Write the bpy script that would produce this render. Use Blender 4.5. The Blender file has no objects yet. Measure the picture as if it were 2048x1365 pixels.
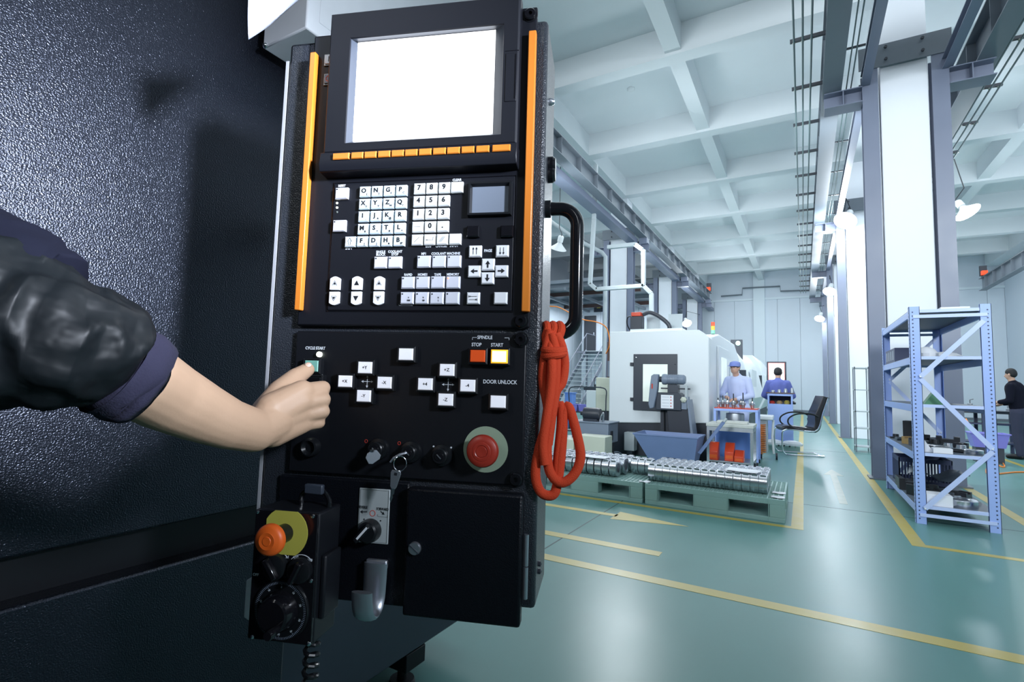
import bpy, bmesh, math, random
from mathutils import Vector, Matrix, noise
random.seed(7)
V = Vector
R = math.radians
sc = bpy.context.scene
COL = sc.collection
# ---------------------------------------------------------------- camera
F = 1017.1
YAW, PIT, ROL = 0.520870061, 0.0801901130, 0.0274938777
CAM = V((0, 0, 1.26))
fw = V((-math.sin(YAW)*math.cos(PIT), math.cos(YAW)*math.cos(PIT), math.sin(PIT)))
r0 = V((math.cos(YAW), math.sin(YAW), 0)); u0 = r0.cross(fw)
rt = r0*math.cos(ROL) + u0*math.sin(ROL)
up = u0*math.cos(ROL) - r0*math.sin(ROL)
cd = bpy.data.cameras.new('camera'); cam = bpy.data.objects.new('camera', cd); COL.objects.link(cam)
cam.matrix_world = Matrix(((rt.x, up.x, -fw.x, CAM.x), (rt.y, up.y, -fw.y, CAM.y), (rt.z, up.z, -fw.z, CAM.z), (0, 0, 0, 1)))
cd.sensor_width = 36; cd.lens = F*36/2048; cd.clip_start = 0.02; cd.clip_end = 200
sc.camera = cam
# ---------------------------------------------------------------- world, exposure
sc.view_settings.view_transform = 'Standard'; sc.view_settings.look = 'None'
sc.view_settings.gamma = 1; sc.view_settings.use_curve_mapping = False
sc.view_settings.exposure = 0.0
w = bpy.data.worlds.new('world'); sc.world = w; w.use_nodes = True
w.node_tree.nodes['Background'].inputs[0].default_value = (0.55, 0.72, 1, 1)
w.node_tree.nodes['Background'].inputs[1].default_value = 0.15

def light(name, kind, loc, power, col=(0.80, 0.90, 1.0), size=0.2, rot=None, sy=None, cone=None):
    d = bpy.data.lights.new(name, kind); d.energy = power; d.color = col
    if kind == 'POINT': d.shadow_soft_size = size
    if kind == 'SPOT': d.shadow_soft_size = size; d.spot_size = cone; d.spot_blend = 0.6
    if kind == 'AREA':
        d.shape = 'RECTANGLE'; d.size = size; d.size_y = sy or size
    o = bpy.data.objects.new(name, d); o.location = loc
    if rot: o.rotation_euler = rot
    COL.objects.link(o); return o
def aim(o, tgt):
    o.rotation_euler = (V(tgt)-o.location).to_track_quat('-Z', 'Y').to_euler()
# added area lights that fill the hall, not actual fixtures (large and soft)
DL = (0.88, 0.95, 1.0)
for y, p in ((6, 90), (13, 130), (20, 150), (27, 190)):
    light('overhead_fill', 'AREA', (-2.0, y, 7.5), p, DL, 5.6, sy=6.8)  # added overhead fill; the ceiling slab has no openings
    light('overhead_fill', 'AREA', (4.7, y, 7.5), p, DL, 5.6, sy=6.8)
for x in (5.2, -3.2):
    l = light('front_fill', 'AREA', (x, -4.6, 5.6), 195, DL, 4.0, sy=3.0); aim(l, (x*.4, 12, 3.4)); l.data.spread = R(75)  # added fill from behind the camera for faces turned toward it
for y in (2.5, 10, 17, 24):                    # added unseen fill lights by the column rows, thrown along the hall
    for x in (-4.0, 0.3 if y > 5 else 1.2, 5.5):
        l = light('row_fill', 'AREA', (x, y, 5.2), 42, DL, 2.2, sy=1.0); aim(l, (x*.5, y+10, 7.4))
l = light('left_side_light', 'AREA', (-4.0, 12.5, 5.2), 200, DL, 1.2, sy=1.2); aim(l, (1.5, 7, 0))  # added area light from the left that throws the rack's shadow
light('left_bay_fill', 'AREA', (-8.6, 15, 7.4), 260, DL, 4.5, sy=9)  # added fill brightening the left bay from above
light('left_bay_low_fill', 'AREA', (-8.8, 23.5, 5.2), 260, DL, 4.0, sy=5)  # second fill added below the low roof to brighten the walls there
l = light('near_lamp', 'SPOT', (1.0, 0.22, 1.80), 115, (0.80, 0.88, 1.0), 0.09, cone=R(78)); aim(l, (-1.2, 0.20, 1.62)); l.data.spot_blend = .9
l = light('near_lamp', 'SPOT', (1.0, 0.22, 1.80), 620, (0.80, 0.86, 1.0), 0.09, cone=R(36)); aim(l, (-1.2, 0.33, 1.64)); l.data.spot_blend = 1.0  # added second, narrower beam that brightens the enclosure wall

# ---------------------------------------------------------------- placing helpers
def ray(x, y): return rt*((x-1024)/F) - up*((y-682.5)/F) + fw
def at(px, py, **k):
    a, c = list(k.items())[0]; i = 'xyz'.index(a); d = ray(px, py)
    return CAM + d*((c-CAM[i])/d[i])
def cp(px, py, depth): return CAM + ray(px, py)*depth
# control pendant plane
PN = V((math.sin(R(20)), -math.cos(R(20)), 0)); PU_ = V((math.cos(R(20)), math.sin(R(20)), 0)); PD = 0.74
def pw(px, py, off=0.0):
    d = ray(px, py); return CAM + d*(-(PD-off)/d.dot(PN))
PO = pw(597, 657)
def uv(px, py, off=0.0):
    q = pw(px, py, off)-PO; return q.dot(PU_), q.z
def PP(px, py, off=0.0):            # pendant-local point (x right, y into panel, z up)
    a, b = uv(px, py, off); return V((a, -off, b))

# ---------------------------------------------------------------- materials
def mat(name, col, rough=0.5, metal=0.0, em=None, es=0.0, bump=0, bscale=40, var=0, vscale=3, coat=0, alpha=None, trans=0, bdist=0.002, detail=2, spec=None, streak=None, tint=None, rv=1.0):
    m = bpy.data.materials.new(name); m.use_nodes = True; nt = m.node_tree; b = nt.nodes['Principled BSDF']
    b.inputs['Base Color'].default_value = (*col, 1); b.inputs['Roughness'].default_value = rough; b.inputs['Metallic'].default_value = metal
    if spec is not None: b.inputs['Specular IOR Level'].default_value = spec
    if tint: b.inputs['Specular Tint'].default_value = (*tint, 1)
    if em: b.inputs['Emission Color'].default_value = (*em, 1); b.inputs['Emission Strength'].default_value = es
    if coat: b.inputs['Coat Weight'].default_value = coat; b.inputs['Coat Roughness'].default_value = 0.1
    if trans: b.inputs['Transmission Weight'].default_value = trans
    if alpha is not None: b.inputs['Alpha'].default_value = alpha
    tc = nt.nodes.new('ShaderNodeTexCoord')
    if bump:
        n = nt.nodes.new('ShaderNodeTexNoise'); n.inputs['Scale'].default_value = bscale; n.inputs['Detail'].default_value = detail
        nt.links.new(tc.outputs['Object'], n.inputs['Vector'])
        bp = nt.nodes.new('ShaderNodeBump'); bp.inputs['Strength'].default_value = bump; bp.inputs['Distance'].default_value = bdist
        nt.links.new(n.outputs['Fac'], bp.inputs['Height']); nt.links.new(bp.outputs['Normal'], b.inputs['Normal'])
    if var:
        n = nt.nodes.new('ShaderNodeTexNoise'); n.inputs['Scale'].default_value = vscale; n.inputs['Detail'].default_value = 5
        if streak:
            mp = nt.nodes.new('ShaderNodeMapping'); mp.inputs['Scale'].default_value = streak
            nt.links.new(tc.outputs['Object'], mp.inputs['Vector']); nt.links.new(mp.outputs['Vector'], n.inputs['Vector'])
        else: nt.links.new(tc.outputs['Object'], n.inputs['Vector'])
        mx = nt.nodes.new('ShaderNodeMix'); mx.data_type = 'RGBA'
        nt.links.new(n.outputs['Fac'], mx.inputs['Factor'])
        mx.inputs['A'].default_value = (*[max(0, c*(1-var)) for c in col], 1); mx.inputs['B'].default_value = (*[min(1, c*(1+var)) for c in col], 1)
        nt.links.new(mx.outputs['Result'], b.inputs['Base Color'])
        mr = nt.nodes.new('ShaderNodeMapRange'); mr.inputs['To Min'].default_value = max(0.02, rough-0.12*rv); mr.inputs['To Max'].default_value = min(1, rough+0.15*rv)
        nt.links.new(n.outputs['Fac'], mr.inputs['Value']); nt.links.new(mr.outputs['Result'], b.inputs['Roughness'])
    return m
M = {}
def mm(k, *a, **kw): M[k] = mat(k, *a, **kw)
mm('floor_paint', (0.12, 0.275, 0.26), 0.30, var=0.09, vscale=2.2, streak=(2.2, .9, 1), spec=0.17, rv=0.35)
mm('line_paint', (0.46, 0.37, 0.07), 0.35, var=0.14, vscale=6)
mm('line_worn', (0.23, 0.32, 0.25), 0.35, var=0.12, vscale=6)
mm('joint', (0.05, 0.09, 0.09), 0.6)
mm('white_wall', (0.72, 0.80, 0.86), 0.7, var=0.04, vscale=0.8)
mm('panel_wall', (0.64, 0.71, 0.79), 0.5, var=0.05, vscale=0.6)
mm('ceiling_white', (0.74, 0.79, 0.82), 0.8, var=0.05, vscale=0.7)
mm('concrete_white', (0.80, 0.84, 0.90), 0.6, var=0.04, vscale=2)
mm('steel_grey', (0.15, 0.18, 0.215), 0.4, var=0.12, vscale=2)
mm('steel_blue', (0.17, 0.20, 0.28), 0.35, var=0.10, vscale=2)
mm('rod_green', (0.10, 0.16, 0.17), 0.4)
mm('dark_steel', (0.035, 0.042, 0.055), 0.45)
mm('brown_steel', (0.10, 0.055, 0.05), 0.5)
mm('duct_white', (0.42, 0.48, 0.51), 0.45, var=0.08, vscale=6)
mm('enamel', (0.8, 0.84, 0.86), 0.25)
mm('lamp_glow', (1, 1, 1), 0.5, em=(0.85, 0.93, 1.0), es=60)
mm('black_coat', (0.004, 0.005, 0.008), 0.29, bump=1.0, bscale=330, bdist=0.0011, detail=1, spec=0.6, tint=(0.74, 0.80, 1.0))
mm('door_coat', (0.004, 0.005, 0.008), 0.40, bump=0.5, bscale=520, bdist=0.0008, detail=0, spec=0.25)
mm('dim_wall', (0.10, 0.12, 0.14), 0.8)
mm('black_rough', (0.02, 0.024, 0.032), 0.36, bump=0.9, bscale=480, bdist=0.0012, detail=1, spec=0.8)
mm('black_flat', (0.006, 0.007, 0.010), 0.45, bump=0.25, bscale=900, bdist=0.0003, spec=0.3)
mm('black_plastic', (0.007, 0.008, 0.010), 0.30, spec=0.35)
mm('bezel_plastic', (0.007, 0.008, 0.012), 0.45, bump=0.15, bscale=900, bdist=0.0003, spec=0.25)
mm('bezel_inner', (0.045, 0.055, 0.075), 0.4)
mm('black_gloss', (0.006, 0.006, 0.008), 0.12)
mm('edge_metal', (0.34, 0.35, 0.38), 0.5)
mm('orange', (0.62, 0.19, 0.022), 0.35)
mm('screen', (1, 1, 1), 0.3, em=(0.96, 0.98, 1.0), es=2.2)
mm('key_blue', (0.68, 0.78, 0.84), 0.35)
mm('key_cream', (0.76, 0.78, 0.78), 0.35)
mm('key_grey', (0.60, 0.62, 0.70), 0.35)
mm('key_white', (0.78, 0.80, 0.84), 0.3)
mm('lit_white', (0.85, 0.86, 0.92), 0.3, em=(0.85, 0.88, 1), es=0.28)
mm('ink', (0.01, 0.012, 0.016), 0.5)
mm('print_white', (0.66, 0.70, 0.76), 0.5)
mm('print_red', (0.55, 0.05, 0.03), 0.5)
mm('print_blue', (0.16, 0.48, 0.55), 0.5)
mm('touch_pad', (0.16, 0.19, 0.24), 0.35)
mm('led_on', (1, 1, 1), 0.3, em=(0.9, 1.0, 0.8), es=6)
mm('led_off', (0.12, 0.14, 0.13), 0.3)
mm('led_red', (1, 0.2, 0.15), 0.3, em=(1, 0.08, 0.03), es=8)
mm('btn_red', (0.75, 0.09, 0.015), 0.3, em=(1, 0.1, 0.02), es=0.08)
mm('btn_amber', (1, 0.8, 0.4), 0.3, em=(1, 0.86, 0.55), es=2.0)
mm('amber_rim', (1, 0.5, 0.05), 0.3, em=(1, 0.42, 0.02), es=1.2)
mm('btn_green', (0.20, 0.46, 0.38), 0.3)
mm('estop_red', (0.30, 0.026, 0.014), 0.38)
mm('estop_disc', (0.28, 0.36, 0.26), 0.5)
mm('pend_orange', (0.72, 0.115, 0.012), 0.45)
mm('pend_yellow', (0.50, 0.47, 0.08), 0.5)
mm('chrome', (0.75, 0.78, 0.82), 0.12, 1.0)
mm('steel', (0.66, 0.69, 0.74), 0.27, 1.0)
mm('steel_dull', (0.40, 0.43, 0.47), 0.4, 0.9, var=0.15, vscale=10)
mm('silver_satin', (0.55, 0.58, 0.64), 0.32, 0.9)
mm('plate_silver', (0.50, 0.55, 0.56), 0.45, 0.2)
mm('sheet_white', (0.84, 0.86, 0.90), 0.4, var=0.06, vscale=15)
mm('paper', (0.40, 0.43, 0.52), 0.8)
mm('paper_white', (0.85, 0.88, 0.93), 0.8)
mm('rope_red', (0.56, 0.045, 0.008), 0.85, bump=0.8, bscale=700, bdist=0.001)
mm('skin', (0.50, 0.325, 0.215), 0.5, var=0.10, vscale=14, bump=0.25, bscale=260, bdist=0.0006)
mm('skin_far', (0.55, 0.33, 0.24), 0.5)
mm('nail', (0.50, 0.33, 0.24), 0.35)
mm('navy_knit', (0.018, 0.017, 0.042), 0.9, bump=0.6, bscale=500, bdist=0.001)
mm('black_nylon', (0.006, 0.008, 0.010), 0.48, bump=0.6, bscale=34, bdist=0.007, spec=0.3)
mm('navy_cloth', (0.007, 0.008, 0.017), 0.85, bump=0.3, bscale=60, bdist=0.003, spec=0.12)
mm('mach_white', (0.74, 0.80, 0.84), 0.4, var=0.03, vscale=1.5)
mm('mach_black', (0.022, 0.028, 0.042), 0.45)
mm('mach_dark', (0.035, 0.045, 0.065), 0.4)
mm('mach_grey', (0.20, 0.25, 0.33), 0.4)
mm('bin_blue', (0.16, 0.23, 0.42), 0.5, var=0.10, vscale=4)
mm('blue_paint', (0.13, 0.27, 0.68), 0.4, var=0.06, vscale=5)
mm('rack_blue', (0.36, 0.50, 0.92), 0.35, var=0.06, vscale=5)
mm('rack_light', (0.55, 0.66, 0.98), 0.35)
mm('shelf_deck', (0.10, 0.13, 0.17), 0.5)
mm('bin_red', (0.62, 0.06, 0.02), 0.4)
mm('cream', (0.60, 0.64, 0.54), 0.45, var=0.05, vscale=4)
mm('pallet_green', (0.26, 0.43, 0.41), 0.5, var=0.06, vscale=8)
mm('purple', (0.25, 0.24, 0.72), 0.4)
mm('glass_lit', (0.75, 0.85, 0.80), 0.15, em=(0.85, 0.95, 0.85), es=0.35, var=0.2, vscale=2)
mm('orange_hose', (0.85, 0.25, 0.03), 0.4)
mm('stair_grey', (0.17, 0.19, 0.24), 0.45)
mm('stone_top', (0.55, 0.58, 0.55), 0.6, var=0.15, vscale=12)
mm('wood', (0.42, 0.28, 0.12), 0.6, var=0.2, vscale=8)
mm('work_blue', (0.12, 0.15, 0.45), 0.8)
mm('coat_pale', (0.55, 0.62, 0.88), 0.8)
mm('cap_blue', (0.22, 0.28, 0.62), 0.8)
mm('trouser_dark', (0.03, 0.035, 0.07), 0.8)
mm('hair', (0.012, 0.012, 0.014), 0.7)
mm('leather', (0.015, 0.016, 0.02), 0.3)
mm('crate_navy', (0.04, 0.055, 0.13), 0.45)
mm('green_card', (0.09, 0.26, 0.15), 0.6)
mm('part_dark', (0.05, 0.055, 0.065), 0.35, 0.6)
mm('lamp_red', (0.8, 0.08, 0.03), 0.3, em=(1, 0.1, 0.02), es=0.6)
mm('lamp_amber', (0.9, 0.5, 0.05), 0.3, em=(1, 0.5, 0.05), es=0.6)
mm('lamp_green', (0.25, 0.6, 0.4), 0.3, em=(0.2, 1, 0.5), es=0.5)
mm('green_lit', (0.6, 1, 0.8), 0.3, em=(0.5, 1, 0.75), es=6)
mm('net', (0.3, 0.33, 0.36), 0.5)

# ---------------------------------------------------------------- mesh builder
class MB:
    def __init__(s): s.v = []; s.f = []; s.m = []
    def add(s, vs, fs, mi=0, T=None):
        n = len(s.v)
        s.v += [tuple(T @ V(p)) if T else tuple(p) for p in vs]
        s.f += [tuple(n+i for i in f) for f in fs]; s.m += [mi]*len(fs); return s
    def box(s, a, b, mi=0, T=None):
        x0, x1 = sorted((a[0], b[0])); y0, y1 = sorted((a[1], b[1])); z0, z1 = sorted((a[2], b[2]))
        return s.add([(x0,y0,z0),(x1,y0,z0),(x1,y1,z0),(x0,y1,z0),(x0,y0,z1),(x1,y0,z1),(x1,y1,z1),(x0,y1,z1)],
                     [(0,3,2,1),(4,5,6,7),(0,1,5,4),(1,2,6,5),(2,3,7,6),(3,0,4,7)], mi, T)
    def prism(s, pts, h, axis='z', lo=0.0, mi=0, T=None):
        """pts 2-D polygon, extruded along axis from lo to lo+h"""
        n = len(pts)
        def mk(p, t): return {'z': (p[0], p[1], t), 'y': (p[0], t, p[1]), 'x': (t, p[0], p[1])}[axis]
        vs = [mk(p, lo) for p in pts] + [mk(p, lo+h) for p in pts]
        fs = [tuple(range(n))[::-1], tuple(range(n, 2*n))] + [(i, (i+1) % n, n+(i+1) % n, n+i) for i in range(n)]
        return s.add(vs, fs, mi, T)
    def hull8(s, q0, q1, mi=0, T=None):
        """two 4-point loops joined"""
        return s.add(list(q0)+list(q1), [(3,2,1,0),(4,5,6,7),(0,1,5,4),(1,2,6,5),(2,3,7,6),(3,0,4,7)], mi, T)
    def rings(s, loops, cap=True, mi=0, T=None, closed=True):
        n = len(loops[0]); vs = [p for l in loops for p in l]; fs = []
        for k in range(len(loops)-1):
            for i in range(n if closed else n-1):
                j = (i+1) % n; fs.append((k*n+i, k*n+j, (k+1)*n+j, (k+1)*n+i))
        if cap: fs += [tuple(range(n))[::-1], tuple((len(loops)-1)*n+i for i in range(n))]
        return s.add(vs, fs, mi, T)
    def lathe(s, prof, n=24, c=(0,0,0), axis='z', mi=0, T=None):
        """prof: list of (r, h)"""
        c = V(c); loops = []
        for r, h in prof:
            l = []
            for i in range(n):
                a = 2*math.pi*i/n; x, y = max(r, 1e-5)*math.cos(a), max(r, 1e-5)*math.sin(a)
                l.append(c + {'z': V((x, y, h)), 'y': V((x, -h, y)), 'x': V((h, x, y))}[axis])
            loops.append(l)
        return s.rings(loops, True, mi, T)
    def tube(s, path, r, n=10, mi=0, T=None, cap=True, closed=False, flat=1.0):
        path = [V(p) for p in path]; m = len(path); rr = r if isinstance(r, (list, tuple)) else [r]*m
        loops = []; nrm = None
        for i, p in enumerate(path):
            if closed: t = path[(i+1) % m]-path[i-1]
            else: t = path[min(i+1, m-1)]-path[max(i-1, 0)]
            if t.length < 1e-9: t = V((0, 0, 1))
            t.normalize()
            if nrm is None:
                nrm = t.orthogonal().normalized()
            nrm = (nrm - t*nrm.dot(t))
            nrm = nrm.normalized() if nrm.length > 1e-6 else t.orthogonal().normalized()
            b = t.cross(nrm)
            loops.append([p + (nrm*math.cos(2*math.pi*k/n)*flat + b*math.sin(2*math.pi*k/n))*rr[i] for k in range(n)])
        if closed:
            loops.append(loops[0]); return s.rings(loops, False, mi, T)
        return s.rings(loops, cap, mi, T)
    def bar(s, p0, p1, w, t, upv=(0,0,1), mi=0):
        """rectangular bar from p0 to p1, width w along side, t along upv-ish"""
        p0, p1 = V(p0), V(p1); d = (p1-p0).normalized(); side = d.cross(V(upv))
        side = side.normalized() if side.length > 1e-6 else d.orthogonal().normalized(); u = side.cross(d)
        q = lambda p: [p-side*w/2-u*t/2, p+side*w/2-u*t/2, p+side*w/2+u*t/2, p-side*w/2+u*t/2]
        return s.hull8(q(p0), q(p1), mi)
    def capsule(s, p0, r0_, p1, r1_, n=12, k=4):
        p0, p1 = V(p0), V(p1); d = p1-p0; L = d.length; d = d/L if L > 1e-9 else V((0,0,1))
        a = d.orthogonal().normalized(); b = d.cross(a); loops = []
        for i in range(k+1):
            t = math.pi/2*i/k; loops.append((p0-d*r0_*math.cos(t), r0_*math.sin(t)))
        for i in range(k+1):
            t = math.pi/2*(k-i)/k; loops.append((p1+d*r1_*math.cos(t), r1_*math.sin(t)))
        return s.rings([[c+(a*math.cos(2*math.pi*j/n)+b*math.sin(2*math.pi*j/n))*max(r, 1e-4) for j in range(n)] for c, r in loops])
    def mesh(s, name, mats, smooth=True, ang=32):
        me = bpy.data.meshes.new(name); me.from_pydata(s.v, [], s.f)
        for k in (mats if isinstance(mats, (list, tuple)) else [mats]): me.materials.append(M[k])
        me.polygons.foreach_set('material_index', s.m)
        if smooth:
            me.polygons.foreach_set('use_smooth', [True]*len(s.f)); me.set_sharp_from_angle(angle=R(ang))
        me.update(); return me
    def build(s, name, mats, parent=None, bev=0, seg=2, smooth=True, label=None, fix=True, ang=32):
        me = s.mesh(name, mats, smooth, ang)
        if fix:
            b = bmesh.new(); b.from_mesh(me); bmesh.ops.recalc_face_normals(b, faces=b.faces); b.to_mesh(me); b.free()
        o = bpy.data.objects.new(name, me); COL.objects.link(o)
        if parent: o.parent = parent
        if bev:
            md = o.modifiers.new('bevel', 'BEVEL'); md.width = bev; md.segments = seg; md.limit_method = 'ANGLE'; md.angle_limit = R(40); md.harden_normals = False
        if label: o['label'] = label
        return o
def link(o, parent=None): COL.objects.link(o); o.parent = parent; return o
def tag(o, label, cat, group=None):
    o['label'] = label; o['category'] = cat
    if group: o['group'] = group
    return o
def thing(name, label, cat, loc=(0,0,0), rz=0, group=None):
    o = bpy.data.objects.new(name, None); o.location = loc; o.rotation_euler = (0,0,rz); o.empty_display_size = 0.1
    COL.objects.link(o); return tag(o, label, cat, group)
def structure(o): o['kind'] = 'structure'; return o
def stuff(o): o['kind'] = 'stuff'; return o
def kids(o): return [c for c in COL.objects if c.parent == o]
def copy_tree(o, parent=None):
    c = o.copy(); COL.objects.link(c)
    if parent: c.parent = parent
    for ch in list(o.children): copy_tree(ch, c)
    return c
def smoothpath(pts, n=8, closed=False):
    """Catmull-Rom through pts"""
    pts = [V(p) for p in pts]; m = len(pts); out = []
    for i in range(m if closed else m-1):
        p = [pts[(i+k-1) % m] if closed else pts[min(max(i+k-1, 0), m-1)] for k in range(4)]
        for j in range(n):
            t = j/n
            out.append(0.5*((2*p[1])+(p[2]-p[0])*t+(2*p[0]-5*p[1]+4*p[2]-p[3])*t*t+(3*p[1]-p[0]-3*p[2]+p[3])*t**3))
    if not closed: out.append(pts[-1])
    return out
# flat lettering: made as text, converted to mesh in one go at the end
TEXTS = []
def text(s, size, loc, parent, m='print_white', rot=(R(90), 0, 0), bold=0.012, name='lettering', squash=1.0, ext=0.00015, align='CENTER'):
    cu = bpy.data.curves.new(name, 'FONT'); cu.body = s; cu.size = size; cu.align_x = align; cu.align_y = 'CENTER'; cu.offset = bold*size; cu.extrude = ext
    cu.space_line = 0.8; cu.resolution_u = 3
    cu.materials.append(M[m]); o = bpy.data.objects.new(name, cu); o.location = loc; o.rotation_euler = rot; o.scale = (squash, 1, 1)
    COL.objects.link(o); o.parent = parent; TEXTS.append(o); return o
def finish_texts():
    dg = bpy.context.evaluated_depsgraph_get()
    for o in TEXTS:
        me = bpy.data.meshes.new_from_object(o.evaluated_get(dg)); n = bpy.data.objects.new('tmp', me)
        n.location = o.location; n.rotation_euler = o.rotation_euler; n.scale = o.scale; n.parent = o.parent; nm = o.name
        bpy.data.objects.remove(o); n.name = nm; COL.objects.link(n)
# ================================================================ SETTING
XL, XR, YB, YF, ZC = -11.6, 8.6, 33.2, -5.0, 8.2
fl = structure(MB().box((XL, YF, -0.2), (XR, YB, 0)).build('floor', 'floor_paint'))
def mark(pts, m='line_paint', name='painted_line'):
    return MB().prism(pts, 0.0015, 'z', 0.0).build(name, m, fl, fix=True)
def strip(x0, y0, x1, y1, m='line_paint'): return mark([(x0,y0),(x1,y0),(x1,y1),(x0,y1)], m)
strip(0.76, 5.42, 0.86, YB-.6)            # aisle line under the columns
strip(0.86, 5.42, 7.5, 5.50)
strip(-4.0, 3.39, 7.0, 3.50)
strip(-4.0, 3.93, -0.95, 4.04)
strip(-4.6, 5.40, -0.02, 5.48)
strip(-0.12, 5.48, -0.02, 30)
strip(1.84, 5.5, 1.95, 31); strip(3.36, 5.5, 3.46, 31)
strip(-4.6, 4.84, -1.58, 4.93)
mark([(-1.60, 4.73), (-1.60, 5.05), (-0.92, 4.90)], name='painted_arrow')
mark([(0.33, 6.9), (0.41, 6.9), (0.41, 9.1), (0.50, 9.1), (0.37, 9.75), (0.24, 9.1), (0.33, 9.1)], 'line_worn', 'painted_arrow')
for x in (-7.7, -1.73, 4.6): MB().box((x-.006, YF, 0), (x+.006, YB, .0008)).build('floor_joint', 'joint', fl)
for y in (0.6, 6.6, 12.6, 18.6, 24.6): MB().box((XL, y-.006, 0), (XR, y+.006, .0008)).build('floor_joint', 'joint', fl)
# ceiling slab with its grid of concrete beams
ce = structure(MB().box((XL, YF, ZC), (XR, YB, ZC+.2)).build('ceiling', 'ceiling_white'))
for k in range(-4, 7):
    y = 9.5+3.37*k
    MB().box((XL, y, 7.6), (XR, y+.32, ZC)).build('cross_beam', 'ceiling_white', ce)
for x, w_ in ((-2.07, .15), (4.75, .15), (-5.4, .32), (1.4, .32), (8.2, .3), (-8.5, .15)):
    for k in range(-4, 7):
        y0 = 9.5+3.37*k+.32
        MB().box((x-w_, y0, 7.6 if w_ > .2 else 7.66), (x+w_, min(y0+3.05, YB), ZC)).build('long_beam', 'ceiling_white', ce)
MB().lathe([(0.0, 0), (.07, 0), (.09, .03), (.09, .06)], 16, (-3.4, 11.2, 8.14)).build('smoke_detector', 'enamel', ce)
# walls: the back wall is clad in tall panels
wb = structure(MB().box((XL, YB, 0), (XR, YB+.2, ZC)).build('wall_back', 'panel_wall'))
x = XL
while x < XR-.1:
    x1 = min(x+1.15, XR)
    MB().box((x+.006, YB-.04, 0.12), (x1-.006, YB, 6.5)).build('wall_panel', 'panel_wall', wb, bev=.008, seg=1)
    x = x1
MB().box((XL, YB-.10, 6.5), (XR, YB, 6.62)).build('ledge', 'white_wall', wb)
MB().box((XL, YB-.06, 0), (XR, YB, .12)).build('skirting', 'steel_grey', wb)
for x in (-2.2, 4.8): MB().box((x-.3, YB-.22, 0), (x+.3, YB, ZC)).build('pilaster', 'white_wall', wb)
wl = structure(MB().box((XL-.2, YF, 0), (XL, YB, ZC)).build('wall_left', 'panel_wall'))
y = 9.0
while y < YB-.1:
    MB().box((XL, y+.006, .1), (XL+.03, y+1.14, 6.5)).build('wall_panel', 'panel_wall', wl, bev=.008, seg=1); y += 1.15
wr = structure(MB().box((XR, YF, 0), (XR+.2, YB, ZC)).build('wall_right', 'panel_wall'))
structure(MB().box((XL, YF-.2, 0), (XR, YF, ZC)).build('wall_front', 'dim_wall'))
# ---------------------------------------------------------------- columns with steel stanchions
COLY = (9.2, 16.5, 23.2, 29.7)
def column(xc, y, label, group):
    t = thing('column', label, 'column', (xc, y, 0), group=group)
    MB().box((-.29, 0, 0), (.29, .55, 7.6)).build('concrete_shaft', 'concrete_white', t, bev=.012)
    for s in (-1, 1):
        m = MB(); x0 = s*.42                                   # H section: web and two flanges
        m.box((x0-.10, -.06, 0), (x0+.10, -.045, 6.2)); m.box((x0-.10, .15, 0), (x0+.10, .165, 6.2)); m.box((x0-.008, -.045, 0), (x0+.008, .15, 6.2))
        m.build('steel_stanchion', 'steel_blue', t)
        MB().box((x0-.15, -.12, 0), (x0+.15, .22, .02)).build('base_plate', 'steel_grey', t)
        m = MB()                                               # bracket carrying the runway girder
        xo = s*1.02
        m.box((s*.52, -.10, 5.70), (xo, .20, 5.715)); m.box((s*.52, -.10, 5.93), (xo, .20, 5.945)); m.box((s*.52, .04, 5.715), (xo, .055, 5.93)); m.box((s*.76, -.10, 5.715), (s*.775, .20, 5.93))
        if xc < 0 and s > 0: m.box((.72, -.10, 5.945), (.98, .20, 6.13))
        m.build('bracket', 'steel_blue', t)
    p = MB().box((-.56, -.075, 6.2), (.56, -.055, 6.55)).build('clamp_plate', 'steel_grey', t)
    for bx in (-.22, .22):
        for bz in (6.28, 6.47): MB().lathe([(.0, .03), (.022, .03), (.022, 0)], 6, (bx, -.105, bz), 'y').build('bolt', 'dark_steel', p)
    return t
ORD = ('nearest', 'second', 'third', 'farthest')
for k, y in enumerate(COLY):
    column(1.38, y, '%s white concrete column between grey steel uprights in the right-hand row' % ORD[k] if k else 'large white concrete column behind the blue rack, grey steel uprights on both sides', 'columns of the right-hand row')
for k, y in enumerate(COLY[1:]):
    column(-5.38, y, 'white concrete column with grey steel uprights, %s in the left-hand row' % ('nearest one', 'middle one', 'farthest one')[k], 'columns of the left-hand row')
# ---------------------------------------------------------------- crane runways
def ibeam(m, x, y0, y1, z0, h, fw_, t=.018, mi=0):
    m.box((x-fw_/2, y0, z0), (x+fw_/2, y1, z0+t), mi); m.box((x-fw_/2, y0, z0+h-t), (x+fw_/2, y1, z0+h), mi); m.box((x-t/2, y0, z0+t), (x+t/2, y1, z0+h-t), mi)
    return m
def girder(x, label, face, y0=-3, zb=5.945, hh=.55):
    t = thing('crane_girder', label, 'girder', (x, y0, zb), group='crane runway girders'); y1 = 30.2
    T = MB(); ibeam(T, 0, 0, y1-y0, 0, hh, .26); T.build('girder_beam', 'steel_grey', t)
    for k in range(int((y1-y0)/1.1)):
        m = MB(); m.box((-.12, .5+k*1.1, .018), (.12, .512+k*1.1, hh-.018)); m.build('stiffener', 'steel_grey', t)
    MB().box((-.03, 0, hh), (.03, y1-y0, hh+.09)).build('rail', 'dark_steel', t)
    s = MB().box((-.12, y1-y0-.25, hh+.09), (.12, y1-y0-.1, hh+.55)).build('end_stop', 'dark_steel', t)
    MB().box((-.1, y1-y0-.45, hh+.11), (.1, y1-y0-.25, hh+.29)).build('buffer', 'lamp_red', s)
    return t
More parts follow.
